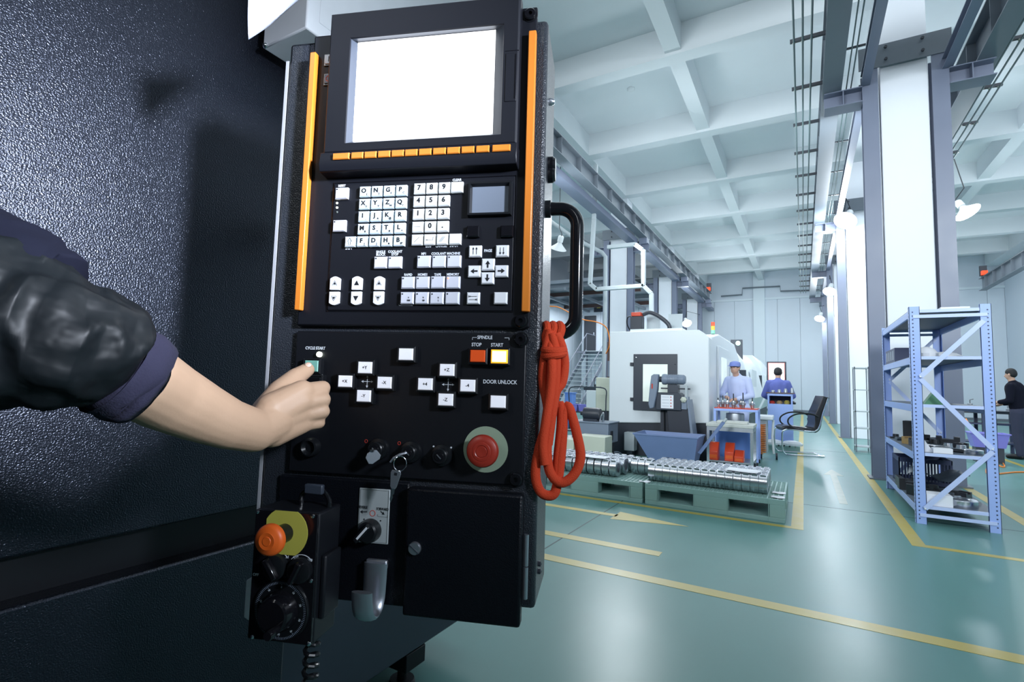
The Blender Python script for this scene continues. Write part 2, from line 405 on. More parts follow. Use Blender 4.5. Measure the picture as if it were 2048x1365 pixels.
girder(0.46, 'grey steel crane girder running down the hall beside the conductor rods', 1)
girder(-4.53, 'grey crane girder with stiffeners along the left side of the hall', -1, zb=6.13, hh=.42)
girder(2.32, 'dark grey crane girder right of the large white column, overhead', 1)
girder(7.1, 'crane girder on the far right wall side of the right aisle', -1)
def tie(x, label, ys=COLY, hw=.06):
    t = thing('tie_channel', label, 'beam', (x, -3, 5.95), group='steel channels tying the column uprights'); ya = -3
    for yb_ in list(ys)+[YB]:
        y0, y1 = ya+3, min(yb_, YB)+3-.07; ya = yb_+.18
        m = MB(); m.box((-hw, y0, 0), (hw, y1, .012)); m.box((-hw, y0, .15), (hw, y1, .162)); m.box((hw-.015, y0, .012), (hw, y1, .15)); m.build('channel_section', 'steel_blue', t)
tie(0.90, 'steel tie channel on the left side of the right-hand column row, overhead')
tie(1.88, 'steel tie channel on the right side of the large white column, overhead')
tie(-4.86, 'steel tie channel along the left-hand column row below the girder', COLY[1:], .15)
INS = MB().lathe([(.018, 0), (.024, .01), (.018, .02)], 8).mesh('insulator', 'cream')
def conductor(x, xb, label, y0=-2, y1=30):
    t = thing('conductor_rail', label, 'conductor rail', (x, y0, 6.25), group='crane conductor rails')
    for dx in (0, .11, .22): MB().tube([(dx, 0, 0), (dx, y1-y0, 0)], .014, 8).build('rod', 'rod_green', t)
    k = .6
    while k < y1-y0:
        b = MB().box((min(-.05, xb-x), k-.02, .03), (max(.27, xb-x), k+.02, .08)).build('bracket', 'dark_steel', t)
        for dx in (0, .11, .22):
            i_ = bpy.data.objects.new('insulator', INS); i_.location = (dx, k, .008); link(i_, b)
        k += 1.35
conductor(-0.04, .36, 'three green conductor rods on brackets beside the left face of the girder')
conductor(2.62, 2.4, 'three conductor rods on brackets right of the large white column')
# thin twin conduit
t = thing('conduit_pair', 'pair of thin conduits with small clips running beside the right-hand columns', 'conduit', (.66, -2, 6.0))
for dx in (0, .06): MB().tube([(dx, 0, 0), (dx, 31, 0)], .009, 6).build('conduit', 'rod_green', t)
for k in range(20): MB().box((-.08, .8+k*1.55, .01), (.16, .83+k*1.55, .03)).build('clip', 'dark_steel', t)
# ---------------------------------------------------------------- lamps
def highbay(loc, label, to, lit=True, r=.22, power=90, group='high-bay lamps', hang=None):
    t = thing('high_bay_lamp', label, 'lamp', loc, group=group); loc = V(loc)
    d = (V(to)).normalized(); q = d.to_track_quat('-Z', 'Y').to_matrix().to_4x4()
    MB().lathe([(.05, .12), (.09, .05), (r, -.10), (r-.012, -.10), (.08, .035), (.0, .04)], 28, T=q).build('reflector', 'enamel', t)
    MB().lathe([(0, .30), (.07, .30), (.085, .27), (.085, .12), (.0, .12)], 16, T=q).build('housing', 'enamel', t)
    MB().lathe([(0, .03), (.05, .02), (.07, -.04), (.05, -.10), (0, -.13)], 14, T=q).build('bulb', 'lamp_glow' if lit else 'enamel', t)
    MB().tube([q @ V((0, 0, .30)), q @ V((0, 0, .36)), V((0, 0, .55))]+([V(hang)-loc] if hang else [V((0, 0, 8.2-loc.z))]), .012, 6).build('bracket_arm', 'dark_steel', t)
    if lit: light('lamp_light', 'POINT', loc + d*.30, power*1.8, (.86, .93, 1), .16)
    return t
highbay(at(1693, 437, y=15.9), 'glaring lit high-bay lamp beside the second column, brightest one', (-.35, -.6, -.8), r=.27, power=160, hang=(1.05, 16.42, 6.1))
highbay(at(1930, 420, y=15.9), 'lit high-bay lamp right of the large white column', (.4, -.3, -.8), r=.27, power=110, hang=(3.4, 16.6, 7.62))
highbay(at(1660, 580, y=22.6), 'lit high-bay lamp at the third column of the right-hand row', (-.2, -.6, -.8), power=90, hang=(.96, 23.12, 5.6))
highbay(at(1640, 635, y=29.1), 'smallest lit high-bay lamp, by the farthest column on the right', (-.2, -.6, -.8), power=70, hang=(.96, 29.62, 5.5))
highbay(at(1373, 645, y=26), 'lit high-bay lamp above the white machine, between left-hand columns', (.3, -.6, -.6), power=80, hang=(-4.96, 29.62, 5.3))
highbay(at(1118, 492, y=13.5), 'unlit white dish lamp hanging on the left seen through the black handle', (-.35, .3, -.75), lit=False, r=.25)
# ---------------------------------------------------------------- left bay: low roof structure, door, switch box, stairs
t = structure(MB().box((XL, 20, 5.6), (-6.2, YB, 5.75)).build('ceiling_left_bay', 'steel_grey'))
for k in range(7):
    MB().box((XL, 20.2+k*1.9, 5.42), (-6.2, 20.3+k*1.9, 5.6)).build('roof_beam', 'brown_steel' if k % 2 else 'steel_grey', t)
for x in (-10.5, -8.9, -7.3): MB().box((x-.05, 20, 5.3), (x+.05, YB, 5.42)).build('roof_joist', 'steel_grey', t)
p = structure(MB().box((-10.9, 27.0, 0), (-6.6, 27.15, 5.6)).build('wall_partition', 'panel_wall'))
for k in range(4): MB().box((-10.85+k*1.07, 26.97, .1), (-9.8+k*1.07, 27.0, 5.5)).build('wall_panel', 'panel_wall', p, bev=.006, seg=1)
d = structure(MB().box((-10.75, 26.9, 3.0), (-10.05, 26.98, 5.1)).build('door_1', 'dark_steel', bev=.01))
MB().box((-10.17, 26.86, 4.0), (-10.12, 26.9, 4.15)).build('door_handle', 'steel', d)
q = at(1198, 612, y=26.9)
t = thing('switch_box', 'dark switch box with a yellow warning sign beside the distant doorway', 'switch box', (q.x, 26.97, q.z-.35))
MB().box((-.28, -.12, 0), (.28, 0, .6)).build('box_body', 'mach_dark', t, bev=.01)
MB().prism([(-.12, .2), (.12, .2), (0, .42)], .01, 'y', -.13).build('warning_sign', 'line_paint', t)
# staircase rising away from the camera
ST = thing('staircase', 'grey perforated metal staircase with handrails behind the orange cord', 'staircase', (-10.0, 21.4, 0))
nst = 15; run = .27; rise = 3.0/nst
for k in range(nst):
    MB().box((0, k*run, (k+1)*rise-.03), (1.25, k*run+.26, (k+1)*rise)).build('tread', 'duct_white', ST)
for x in (0, 1.25):
    MB().bar((x, -.1, .0), (x, nst*run, nst*rise), .04, .24, (0, 0, 1)).build('stringer', 'stair_grey', ST)
    h = MB().tube([(x, -.1, .95), (x, nst*run, nst*rise+.95), (x, nst*run+1.2, nst*rise+.95)], .022, 8).build('handrail', 'stair_grey', ST)
    for k in range(9):
        yy = k*.5; MB().tube([(x, yy, yy*rise/run), (x, yy, yy*rise/run+.95)], .012, 6).build('baluster', 'stair_grey', h)
MB().box((-.6, nst*run, nst*rise-.1), (1.6, nst*run+1.5, nst*rise)).build('landing', 'stair_grey', ST)
for x in (-.5, 1.5): MB().box((x-.04, nst*run+1.3, 0), (x+.04, nst*run+1.38, nst*rise-.1)).build('landing_post', 'stair_grey', ST)
for k in range(8): MB().tube([(1.6-.02, nst*run+.15+k*.18, nst*rise), (1.58, nst*run+.15+k*.18, nst*rise+.95)], .01, 6).build('baluster', 'stair_grey', ST)
# white ducts and pipe drop by the left-hand column
def pxpath(pts, y): return [at(a, b, y=y) for a, b in pts]
o = MB().tube(pxpath([(1100, 442), (1150, 478), (1204, 505), (1211, 514), (1211, 560), (1210, 660), (1204, 862)], 14.2), .06, 12).build('pipe', 'duct_white'); tag(o, 'round white pipe sloping down and dropping left of the near left column', 'pipe')
t = thing('cable_duct', 'square white cable duct frame in front of the near left-hand column', 'duct', at(1186, 700, y=13))
def ductseg(p0, p1, w_=.065):
    a_, b_ = at(*p0, y=13)-t.location, at(*p1, y=13)-t.location
    MB().bar(a_, b_, w_*1.6, w_*1.6, (0, 1, 0)).build('duct_section', 'duct_white', t, bev=.01)
for a_, b_ in (((1188, 440), (1180, 570)), ((1180, 568), (1194, 580)), ((1192, 579), (1288, 572)), ((1287, 574), (1287, 500)), ((1285, 500), (1270, 489)), ((1272, 489), (1215, 495)), ((1287, 572), (1303, 588)), ((1303, 587), (1303, 676)), ((1188, 440), (1192, 330))): ductseg(a_, b_)
# service pipe across the back wall
a_ = [at(1442, 593, y=32.9), at(1484, 590, y=32.9), at(1485, 577, y=32.9), at(1560, 573, y=32.9), at(1561, 583, y=32.9), at(1640, 580, y=32.9)]
o = MB().tube(a_, .045, 8).build('pipe', 'steel_grey'); tag(o, 'grey service pipe with a raised section across the back wall', 'pipe')
# ================================================================ CONTROL PENDANT
CPN = thing('control_pendant', 'black machine control pendant with lit white screen, white keys and orange side strips', 'control panel', PO, R(20))
def pbox(u0, v0, u1, v1, w0, w1): return MB().box((u0, -w1, v0), (u1, -w0, v1))
pbox(-.055, -.40, .389, .492, -.14, -.010).build('housing', 'black_rough', CPN, bev=.006)
pbox(-.0615, -.395, -.0565, .462, -.05, -.012).build('edge_strip', 'edge_metal', CPN, label='thin bright metal edge strip')
m = MB(); x0, z0 = PP(480, 1165, -.03).x, PP(480, 1165, -.03).z
m.prism([(-.078, -.405), (-.045, -.385), (-.045, -.478), (-.078, -.462)], .05, 'y', .02).build('corner_bracket', 'sheet_white', CPN, bev=.002, label='light grey bracket at the lower left corner')
# face plates
pbox(-.004, .004, .373, .494, -.01, 0).build('upper_plate', 'bezel_plastic', CPN, bev=.003)
m = pbox(.349, .494, .373, .507, -.01, 0); m.build('upper_plate_ear', 'bezel_plastic', CPN, bev=.002)
pbox(-.004, -.226, .3685, -.004, -.01, -.002).build('switch_plate', 'black_flat', CPN, bev=.002)
pbox(-.02, -.413, .196, -.232, -.012, -.004).build('lower_plate', 'door_coat', CPN, bev=.003)
door = pbox(.1985, -.418, .371, -.236, -.01, .012).build('access_door', 'door_coat', CPN, bev=.004)
for a_, b_ in ((-.292, -.335), (-.337, -.380)): MB().tube([(.3765, -.004, a_), (.3765, -.004, b_)], .0035, 10).build('hinge_barrel', 'silver_satin', door)
q = PP(830, 1097, .012); s = MB().lathe([(.0, .005), (.0085, .0045), (.0095, .002), (.0095, 0)], 24, (q.x, -.012, q.z), 'y', 0).build('slotted_screw', 'silver_satin', door)
MB().bar((q.x-.0075, -.0172, q.z+.006), (q.x+.0075, -.0172, q.z-.006), .0012, .0012, (0, 1, 0)).build('screw_slot', 'dark_steel', s)
# socket bolts
for px, py in ((1060, 27), (1041, 642), (1041, 679), (1031, 960)):
    q = PP(px, py, .004); b = MB().lathe([(.0, .002), (.0035, .002), (.0035, .0055), (.008, .0055), (.0095, .004), (.0095, 0)], 20, (q.x, 0, q.z), 'y').build('socket_bolt', 'black_gloss', CPN)
    MB().lathe([(.0115, .0008), (.0115, 0)], 24, (q.x, 0, q.z), 'y').build('washer', 'black_plastic', b)
# orange strips
for (a_, b_, lo, hi) in ((-.003, .0075, .028, .458), (.3615, .3735, .027, .461)):
    pbox(a_, lo, b_, hi, 0, .011).build('orange_strip', 'orange', CPN, bev=.0015)
# power buttons beside the monitor
for (px, py, s_, mk) in ((659, 121, 'I', 'key_white'), (658, 160, 'O', 'mach_grey')):
    q = PP(px+1, py, .0); f = MB().box((q.x-.010, -.002, q.z-.0105), (q.x+.010, 0, q.z+.0105)).build('power_button', 'black_gloss', CPN, bev=.001)
    MB().box((q.x-.0075, -.004, q.z-.008), (q.x+.0075, -.001, q.z+.008)).build('button_cap', mk, f, bev=.001)
    if s_ == 'I': MB().box((q.x-.0005, -.0046, q.z-.0045), (q.x+.0005, -.004, q.z+.0045)).build('symbol', 'ink', f)
    else: MB().tube([(q.x+.004*math.cos(k*math.pi/10), -.0042, q.z+.0045*math.sin(k*math.pi/10)) for k in range(20)], .0006, 5, closed=True).build('symbol', 'btn_red', f)
# monitor bezel: rim built of four sloping sides around the recess
W = .022
o4 = [PP(680, 48, W), PP(1045, 8, W), PP(1038, 300, W), PP(657, 314, W)]
ou = (.0375, .350); ov = (.277, .513)
iu = (uv(704, 80, .018)[0], uv(1008, 50, .018)[0]); iv = (uv(687, 288, .018)[1], uv(704, 80, .018)[1])
bz = MB()
def loop(u0, u1, v0, v1, w): return [(u0, -w, v0), (u1, -w, v0), (u1, -w, v1), (u0, -w, v1)]
bz.rings([loop(ou[0], ou[1], ov[0], ov[1], 0), loop(ou[0], ou[1], ov[0], ov[1], W-.003), loop(ou[0]+.003, ou[1]-.003, ov[0]+.003, ov[1]-.003, W), loop(iu[0]-.001, iu[1]+.001, iv[0]-.001, iv[1]+.001, W), loop(iu[0], iu[1], iv[0], iv[1], W-.002)], cap=False)
bezel = bz.build('monitor_bezel', 'bezel_plastic', CPN, fix=False)
su = (uv(718, 87, .008)[0], uv(990, 61, .008)[0]); sv = (uv(706, 282, .008)[1], uv(720, 87, .008)[1])
MB().rings([loop(iu[0], iu[1], iv[0], iv[1], W-.002), loop(su[0]-.002, su[1]+.002, sv[0]-.002, sv[1]+.002, .009), loop(su[0], su[1], sv[0], sv[1], .007)], cap=False).build('inner_frame', 'bezel_inner', bezel, fix=False)
MB().box((su[0]-.003, -.0085, sv[0]-.003), (su[1]+.003, -.002, sv[1]+.003)).build('screen', 'screen', CPN, label='blank glowing white screen')
# softkey ledge
m = MB(); a_, b_ = ou[0]-.0045, ou[1]+.001
m.add([(a_, 0, .277), (b_, 0, .277), (b_, -W, .279), (a_, -W, .279), (a_, -.026, .259), (b_, -.026, .259), (a_, -.022, .247), (b_, -.022, .247), (a_, 0, .245), (b_, 0, .245)],
      [(0,1,2,3),(3,2,5,4),(4,5,7,6),(6,7,9,8),(0,3,4,6,8),(1,9,7,5,2)])
ledge = m.build('softkey_ledge', 'bezel_plastic', CPN, bev=.0015)
xs = [(295,405,1070),(420,500,1063),(510,590,1057),(602,684,1051),(694,776,1045),(786,869,1040),(880,964,1034),(976,1062,1028),(1072,1158,1022),(1170,1256,1017),(1270,1358,1011),(1380,1502,1005)]
for x0, x1, yy in xs:
    u0_ = uv(580+x0/3.413, 314, .026)[0]; u1_ = uv(580+x1/3.413, 314, .026)[0]; vc = .2690
    m = MB(); m.rings([loop(u0_, u1_, vc-.0052, vc+.0052, .02), loop(u0_, u1_, vc-.0052, vc+.0052, .0268), loop(u0_+.001, u1_-.001, vc-.0040, vc+.0042, .0282)], True)
    m.build('softkey', 'orange', CPN)
# card slot on the right of the bezel
q0, q1 = PP(1009, 204, W), PP(1035, 106, W)
sl = MB().box((q0.x, -W-.001, q0.z), (q1.x, -W+.002, q1.z)).build('card_slot_cover', 'bezel_plastic', bezel, bev=.0006)
MB().box((q1.x-.003, -W-.0016, q0.z+.004), (q1.x-.0015, -W, q1.z-.002)).build('slot_gap', 'black_gloss', bezel)
MB().box((q0.x-.0015, -W-.0004, q1.z+.004), (q1.x+.002, -W+.001, q1.z+.0048)).build('slot_gap', 'black_gloss', bezel)
# keypad plate
def C2(cx, cy, off=.003): return uv(640+cx/4.55, 340+cy/4.55, off)
kp = pbox(.049, .029, .3455, .2355, 0, .0018).build('keypad_plate', 'bezel_plastic', CPN, bev=.0012)
m = MB()
for a_ in (loop(.0475, .347, .0275, .237, .0006),):
    m.tube([V(p) for p in a_], .0007, 5, closed=True)
m.build('plate_groove', 'black_gloss', CPN)
KM = {}
def key(u, v, w_, h_, m_, legend='', sub='', led=None, size=.0098, name='key', proud=.0062, mark=None):
    k_ = (round(w_, 5), round(h_, 5), m_)
    if k_ not in KM:
        mb = MB(); a, b = w_/2, h_/2
        mb.rings([loop(-a, a, -b, b, 0), loop(-a, a, -b, b, proud-.0018), loop(-a+.0016, a-.0016, -b+.0016, b-.0016, proud)], True)
        KM[k_] = mb.mesh(name, m_, True, 20)
    o = bpy.data.objects.new(name, KM[k_]); o.location = (u, -.0018, v); link(o, CPN)
    z_ = -proud-.0002
    if legend: text(legend, size, (-.001 if sub else 0, z_, .0008), o, 'ink', bold=.04, name='legend')
    if sub: text(sub, .0042, (w_*.26, z_, -h_*.27), o, 'ink', bold=.03, name='legend')
    if led:
        MB().lathe([(0, .0004), (.0011, .0003), (.0012, -.0002)], 10, (-w_*.33, z_, h_*.33), 'y').build('indicator', led, o)
    return o
def lab(s_, cx, cy, size=.0046, m_='print_white', off=.002, **k):
    u, v = C2(cx, cy, off); return text(s_, size, (u, -off-.0002, v), CPN, m_, bold=.03, name='printed_label', **k)
u0_, v0_ = C2(404, 195, .008); du = (C2(710, 640, .008)[0]-C2(375, 650, .008)[0])/3; dv = (C2(404, 195, .008)[1]-C2(375, 650, .008)[1])/4
rows = [[('O','('),('N',')'),('G','E'),('P','C')], [('X','U'),('Y','V'),('Z','W'),('Q','?')], [('I',','),('J','A'),('K','@'),('R','')], [('M','$'),('S','='),('T','#'),('L','+')], [('F','['),('D',']'),('H','&'),('B','SP')]]
for i, row in enumerate(rows):
    for j, (a_, b_) in enumerate(row): key(u0_+j*du, v0_-i*dv, .0178, .0167, 'key_blue', a_, b_)
sk = key(u0_-du, v0_-4*dv, .0178, .0167, 'key_blue', '')
MB().tube([(-.0035, -.0066, 0), (0, -.0066, .006), (.0035, -.0066, 0), (.0016, -.0066, 0), (.0016, -.0066, -.005), (-.0016, -.0066, -.005), (-.0016, -.0066, 0)], .00028, 4, closed=True).build('arrow_symbol', 'ink', sk)
un, vn = C2(901, 167, .008); dun = (C2(1110, 515, .008)[0]-C2(882, 515, .008)[0])/2; dvn = (vn-C2(876, 635, .008)[1])/4
for i, row in enumerate(['789', '456', '123', '-0.', '/  ']):
    for j, a_ in enumerate(row):
        k_ = key(un+j*dun, vn-i*dvn, .0180, .0168, 'key_cream', a_ if a_ in '0123456789.' else '', size=.0108)
        if a_ == '-': MB().box((-.005, -.0066, -.0002), (.005, -.0062, .0002)).build('symbol', 'ink', k_)
        if a_ == '/': MB().bar((-.004, -.0064, -.004), (.004, -.0064, .004), .0004, .0004, (0,1,0)).build('symbol', 'ink', k_)
        if i == 4 and j == 1: MB().tube([(.006, -.0064, .004), (.006, -.0064, -.001), (-.005, -.0064, -.001)], .00025, 4).build('symbol', 'ink', k_); MB().prism([(-.0065, -.001), (-.003, -.0002), (-.003, -.0018)], .0004, 'y', -.0066).build('symbol', 'ink', k_)
        if i == 4 and j == 2:
            m = MB()
            for q in (-.0018, 0, .0018): m.bar((q-.003, -.0064, -.004), (q+.003, -.0064, .004), .0003, .0003, (0,1,0))
            stuff(m.build('symbol', 'ink', k_))
key(un+3*dun, vn, .0192, .0168, 'key_cream'); key(un+3*dun, vn-4*dvn, .0185, .0168, 'key_cream')
for s_, cx, cy in (('RESET', 200, 146), ('CLEAR', 1247, 93), ('SHIFT', 263, 716), ('EOB', 986, 696), ('CANCEL', 1103, 694), ('INPUT', 1220, 692), ('SINGLE', 553, 748), ('BLOCK', 553, 772), ('COOLANT', 684, 745), ('STOP', 682, 770),
                   ('MF1', 945, 765), ('COOLANT', 1080, 764), ('MACHINE', 1215, 762), ('RAPID', 803, 956), ('HOME1', 935, 955), ('TAPE', 1071, 955), ('MEMORY', 1209, 953), ('PAGE', 1530, 737)):
    lab(s_, cx, cy, .0054 if s_ != 'PAGE' else .0058, squash=.88)
def gk(cx, cy, led='ink', lg='', sub=''):
    u, v = C2(cx, cy, .008); o = key(u, v, .0215, .0185, 'key_grey', led=led)
    if lg: text(lg, .0038, (.003, -.0065, -.004), o, 'ink', bold=.03, name='legend'); text('x', .0042, (.003, -.0065, .001), o, 'ink', name='legend')
    return o
for cx, cy, ld in ((192, 210, 'ink'), (170, 506, 'ink'), (547, 841, 'ink'), (677, 839, 'ink'), (941, 833, 'ink'), (1079, 832, 'ink'), (1216, 831, 'ink'), (796, 1025, 'ink'), (931, 1024, 'ink'), (1068, 1022, 'ink'), (1207, 1022, 'led_red')): gk(cx, cy, ld)
for cx, cy, lg in ((789, 1166, '100'), (924, 1166, '10'), (1060, 1167, '1'), (1200, 1166, '')): gk(cx, cy, 'ink', lg)
u, v = C2(775, 1235); MB().tube([(u-.0105, -.0022, v+.002), (u-.0105, -.0022, v), (u+.012, -.0022, v)], .0003, 4).build('printed_bracket', 'print_white', CPN)
for cy, mt in ((300, 'led_on'), (341, 'led_on'), (383, 'led_off')):
    u, v = C2(152, cy); MB().lathe([(0, .0018), (.0014, .001), (.0018, 0)], 12, (u, -.0018, v), 'y').build('status_light', mt, CPN)
MB()
# direction keys on the right
def arrow2(o, dx, dz, s_=.0055, w_=.0022):
    z_ = -.0066; p = V((dx, 0, dz)); n = V((-dz, 0, dx)); c = V((0, z_, 0))
    pts = [c-p*s_-n*w_*.55, c-n*w_*.55, c-n*w_*1.7, c+p*s_, c+n*w_*1.7, c+n*w_*.55, c-p*s_+n*w_*.55]
    MB().add([*pts, *[q+V((0, .0004, 0)) for q in pts]], [(0,1,5,6), (2,3,4), (7,8,12,13), (9,10,11)]).build('arrow_symbol', 'ink', o)
def thin_arrow(o, x, z0, z1, hs=.0015):
    m = MB(); s_ = 1 if z1 > z0 else -1
    m.box((x-.0003, -.0067, z0), (x+.0003, -.0063, z1)); m.prism([(x-hs, z1-s_*.0025), (x+hs, z1-s_*.0025), (x, z1+s_*.001)], .0004, 'y', -.0067); stuff(m.build('arrow_symbol', 'ink', o))
def wk(cx, cy, w_=.0195, h_=.0177):
    u, v = C2(cx, cy, .008); return key(u, v, w_, h_, 'key_white')
arrow2(wk(1527, 859), 0, 1); arrow2(wk(1523, 984), 0, -1); arrow2(wk(1402, 922), -1, 0); arrow2(wk(1650, 920), 1, 0)
for cx, cy, z0, z1 in ((1410, 739, -.005, .005), (1656, 736, .005, -.005)):
    o = wk(cx, cy)
    for x in (-.0025, .0025): thin_arrow(o, x, z0, z1)
o = wk(1392, 1167); m = MB()
for z_, a, b in ((.0025, .006, -.004), (-.0025, -.006, .004)):
    m.box((a, -.0067, z_-.0003), (b, -.0063, z_+.0003)); s_ = 1 if b > a else -1; m.prism([(b, z_-.0012), (b, z_+.0012), (b+s_*.002, z_)], .0004, 'y', -.0067); m.box((b+s_*.002, -.0067, z_-.0016), (b+s_*.0026, -.0063, z_+.0016))
stuff(m.build('arrow_symbol', 'ink', o))
wk(1641, 1166, .020, .0177)
for cx, cy in ((1390, 558), (1698, 555)):
    u, v = C2(cx, cy, .008); key(u, v, .0195, .0175, 'black_gloss', proud=.0062)
# rocker pairs
for cx, cy, fill in ((132, 1031, 0), (332, 1030, 1), (535, 1030, 0), (124, 1168, 0), (324, 1167, 1), (527, 1166, 0)):
    u, v = C2(cx, cy, .007); s_ = 1 if cy < 1100 else -1; pts = [(-.0085, -.0105*s_), (.0085, -.0105*s_), (.0085, .0075*s_)]
    for k in range(1, 6): a = k/6; pts.append((.0085-.017*a, s_*(.0075+.0035*math.sin(math.pi*a))))
    pts.append((-.0085, .0075*s_))
    m = MB(); m.prism(pts, .0045, 'y', -.0045); o = m.build('rocker_key', 'key_white', CPN, bev=.0006); o.location = (u, -.0018, v)
    a = .0042
    if fill: MB().prism([(-a, -a*.8*s_), (a, -a*.8*s_), (0, a*s_)], .0003, 'y', -.0049).build('triangle_symbol', 'ink', o)
    else:
        MB().tube([(-a, -.0047, -a*.8*s_), (a, -.0047, -a*.8*s_), (0, -.0047, a*s_)], .00032, 4, closed=True).build('triangle_symbol', 'ink', o)
        MB().prism([(-a*.55, -a*.5*s_), (a*.55, -a*.5*s_), (0, a*.45*s_)], .0003, 'y', -.0049).build('triangle_symbol', 'ink', o)
# touch pad in a bevelled frame
q0, q1 = C2(1345, 430), C2(1755, 105); f0, f1 = C2(1385, 398), C2(1718, 150)
tp = MB().rings([loop(q0[0], q1[0], q0[1], q1[1], .0018), loop(q0[0]+.001, q1[0]-.001, q0[1]+.001, q1[1]-.001, .010), loop(q0[0]+.004, q1[0]-.004, q0[1]+.004, q1[1]-.004, .010), loop(f0[0], f1[0], f0[1], f1[1], .0035)], False).build('touch_pad_frame', 'black_plastic', CPN, fix=False)
MB().box((f0[0]-.001, -.0042, f0[1]-.001), (f1[0]+.001, -.003, f1[1]+.001)).build('touch_pad', 'touch_pad', CPN)
# ---- switch plate
def C3(cx, cy, off=.0): return uv(580+cx/4.014, 640+cy/4.014, off)
def lab3(s_, cx, cy, size=.0062, m_='print_white', **k):
    u, v = C3(cx, cy); return text(s_, size, (u, -.0004+.0022, v), CPN, m_, bold=.02, name='printed_label', squash=.86, **k)
for s_, cx, cy, z_ in (('CYCLE START', 198, 228, .0064), ('FEED HOLD', 190, 448, .0064), ('SPINDLE', 1562, 142, .0072), ('STOP', 1495, 200, .0074), ('START', 1660, 203, .0074), ('DOOR UNLOCK', 1683, 501, .0080)): lab3(s_, cx, cy, z_)
for a_, b_, c_ in (((1462, 160), (1462, 141), (1497, 141)), ((1720, 145), (1757, 145), (1757, 163))):
    MB().tube([V((C3(*p)[0], .0018, C3(*p)[1])) for p in (a_, b_, c_)], .0004, 4).build('printed_bracket', 'print_white', CPN)
def sqb(cx, cy, m_, lg='', w_=.0225, h_=.0175, hx=.0195, rim=None):
    u, v = C3(cx, cy, .010)
    f = MB().rings([loop(u-w_*.5-.0035, u+w_*.5+.0035, v-h_*.5-.0035, v+h_*.5+.0035, -.002), loop(u-w_*.5-.0035, u+w_*.5+.0035, v-h_*.5-.0035, v+h_*.5+.0035, .0075), loop(u-w_*.5-.001, u+w_*.5+.001, v-h_*.5-.001, v+h_*.5+.001, .009), loop(u-w_*.5-.0004, u+w_*.5+.0004, v-h_*.5-.0004, v+h_*.5+.0004, .006)], True).build('square_button', 'black_plastic', CPN)
    if rim: MB().rings([loop(u-w_*.5-.0012, u+w_*.5+.0012, v-h_*.5-.0012, v+h_*.5+.0012, .0085), loop(u-w_*.5+.0012, u+w_*.5-.0012, v-h_*.5+.0012, v+h_*.5-.0012, .0112)], False).build('button_rim', rim, f)
    MB().rings([loop(u-w_*.5, u+w_*.5, v-h_*.5, v+h_*.5, .005), loop(u-w_*.5, u+w_*.5, v-h_*.5, v+h_*.5, .0092), loop(u-w_*.5+.001, u+w_*.5-.001, v-h_*.5+.001, v+h_*.5-.001, .0102)], True).build('button_cap', m_, f)
    if lg: text(lg, .0068, (u, -.0105, v), f, 'ink', name='legend', bold=.01)
    return f
for cx, cy, m_, lg in ((928, 277, 'lit_white', ''), (600, 384, 'lit_white', '+Y'), (440, 494, 'lit_white', '+X'), (756, 505, 'lit_white', '-X'), (590, 612, 'lit_white', '-Y'),
                   (1259, 403, 'lit_white', '+Z'), (1084, 517, 'lit_white', '+4'), (1425, 529, 'lit_white', '-4'), (1248, 642, 'lit_white', '-Z'), (1669, 659, 'lit_white', ''),
                   (1505, 291, 'btn_red', ''), (170, 372, 'btn_green', '')): sqb(cx, cy, m_, lg)
sqb(1680, 295, 'btn_amber', rim='amber_rim', w_=.0232, h_=.0182)
sqb(188, 505, 'black_gloss')
for cx, cy in ((616, 496), (1267, 521)):
    u, v = C3(cx, cy); m = MB()
    for dx, dz in ((1, 0), (-1, 0), (0, 1), (0, -1)):
        L = .0098; m.bar((u, .0016, v), (u+dx*L*.75, .0016, v+dz*L*.75), .0007, .0004, (0, 1, 0))
        m.prism([(u+dx*L*.65-dz*.0018, v+dz*L*.65-dx*.0018), (u+dx*L*.65+dz*.0018, v+dz*L*.65+dx*.0018), (u+dx*L, v+dz*L)], .0005, 'y', .0013)
    stuff(m.build('jog_cross_symbol', 'print_white', CPN))
for cx, cy, r in ((224, 277, .0042), (155, 862, .0036)):
    u, v = C3(cx, cy, .004); b = MB().lathe([(0, .0045), (r*.7, .0035), (r, .0015), (r, -.003)], 16, (u, 0, v), 'y').build('pilot_light', 'led_on', CPN)
for cx, cy in ((150, 1027),):
    u, v = C3(cx, cy, .008); MB().lathe([(0, .006), (.007, .006), (.011, .011), (.0135, .010), (.015, .003), (.015, -.003)], 28, (u, 0, v), 'y').build('toggle_switch', 'black_plastic', CPN)
def lockbody(cx, cy):
    u, v = C3(cx, cy, .014)
    o = MB().lathe([(0, .015), (.010, .015), (.0115, .0135), (.0115, .006), (.0155, .005), (.0165, .003), (.0165, -.003)], 28, (u, 0, v), 'y').build('key_switch', 'black_plastic', CPN)
    return o, u, v
for cx, cy in ((680, 1045), (945, 1070), (1198, 1098)):
    o, u, v = lockbody(cx, cy); MB().lathe([(0, .0165), (.006, .0163), (.007, .0145)], 20, (u, 0, v), 'y').build('lock_barrel', 'black_gloss', o)
    MB().bar((u-.003, -.0168, v+.003), (u+.003, -.0168, v-.003), .0013, .0008, (0, 1, 0)).build('keyhole', 'steel_dull', o)
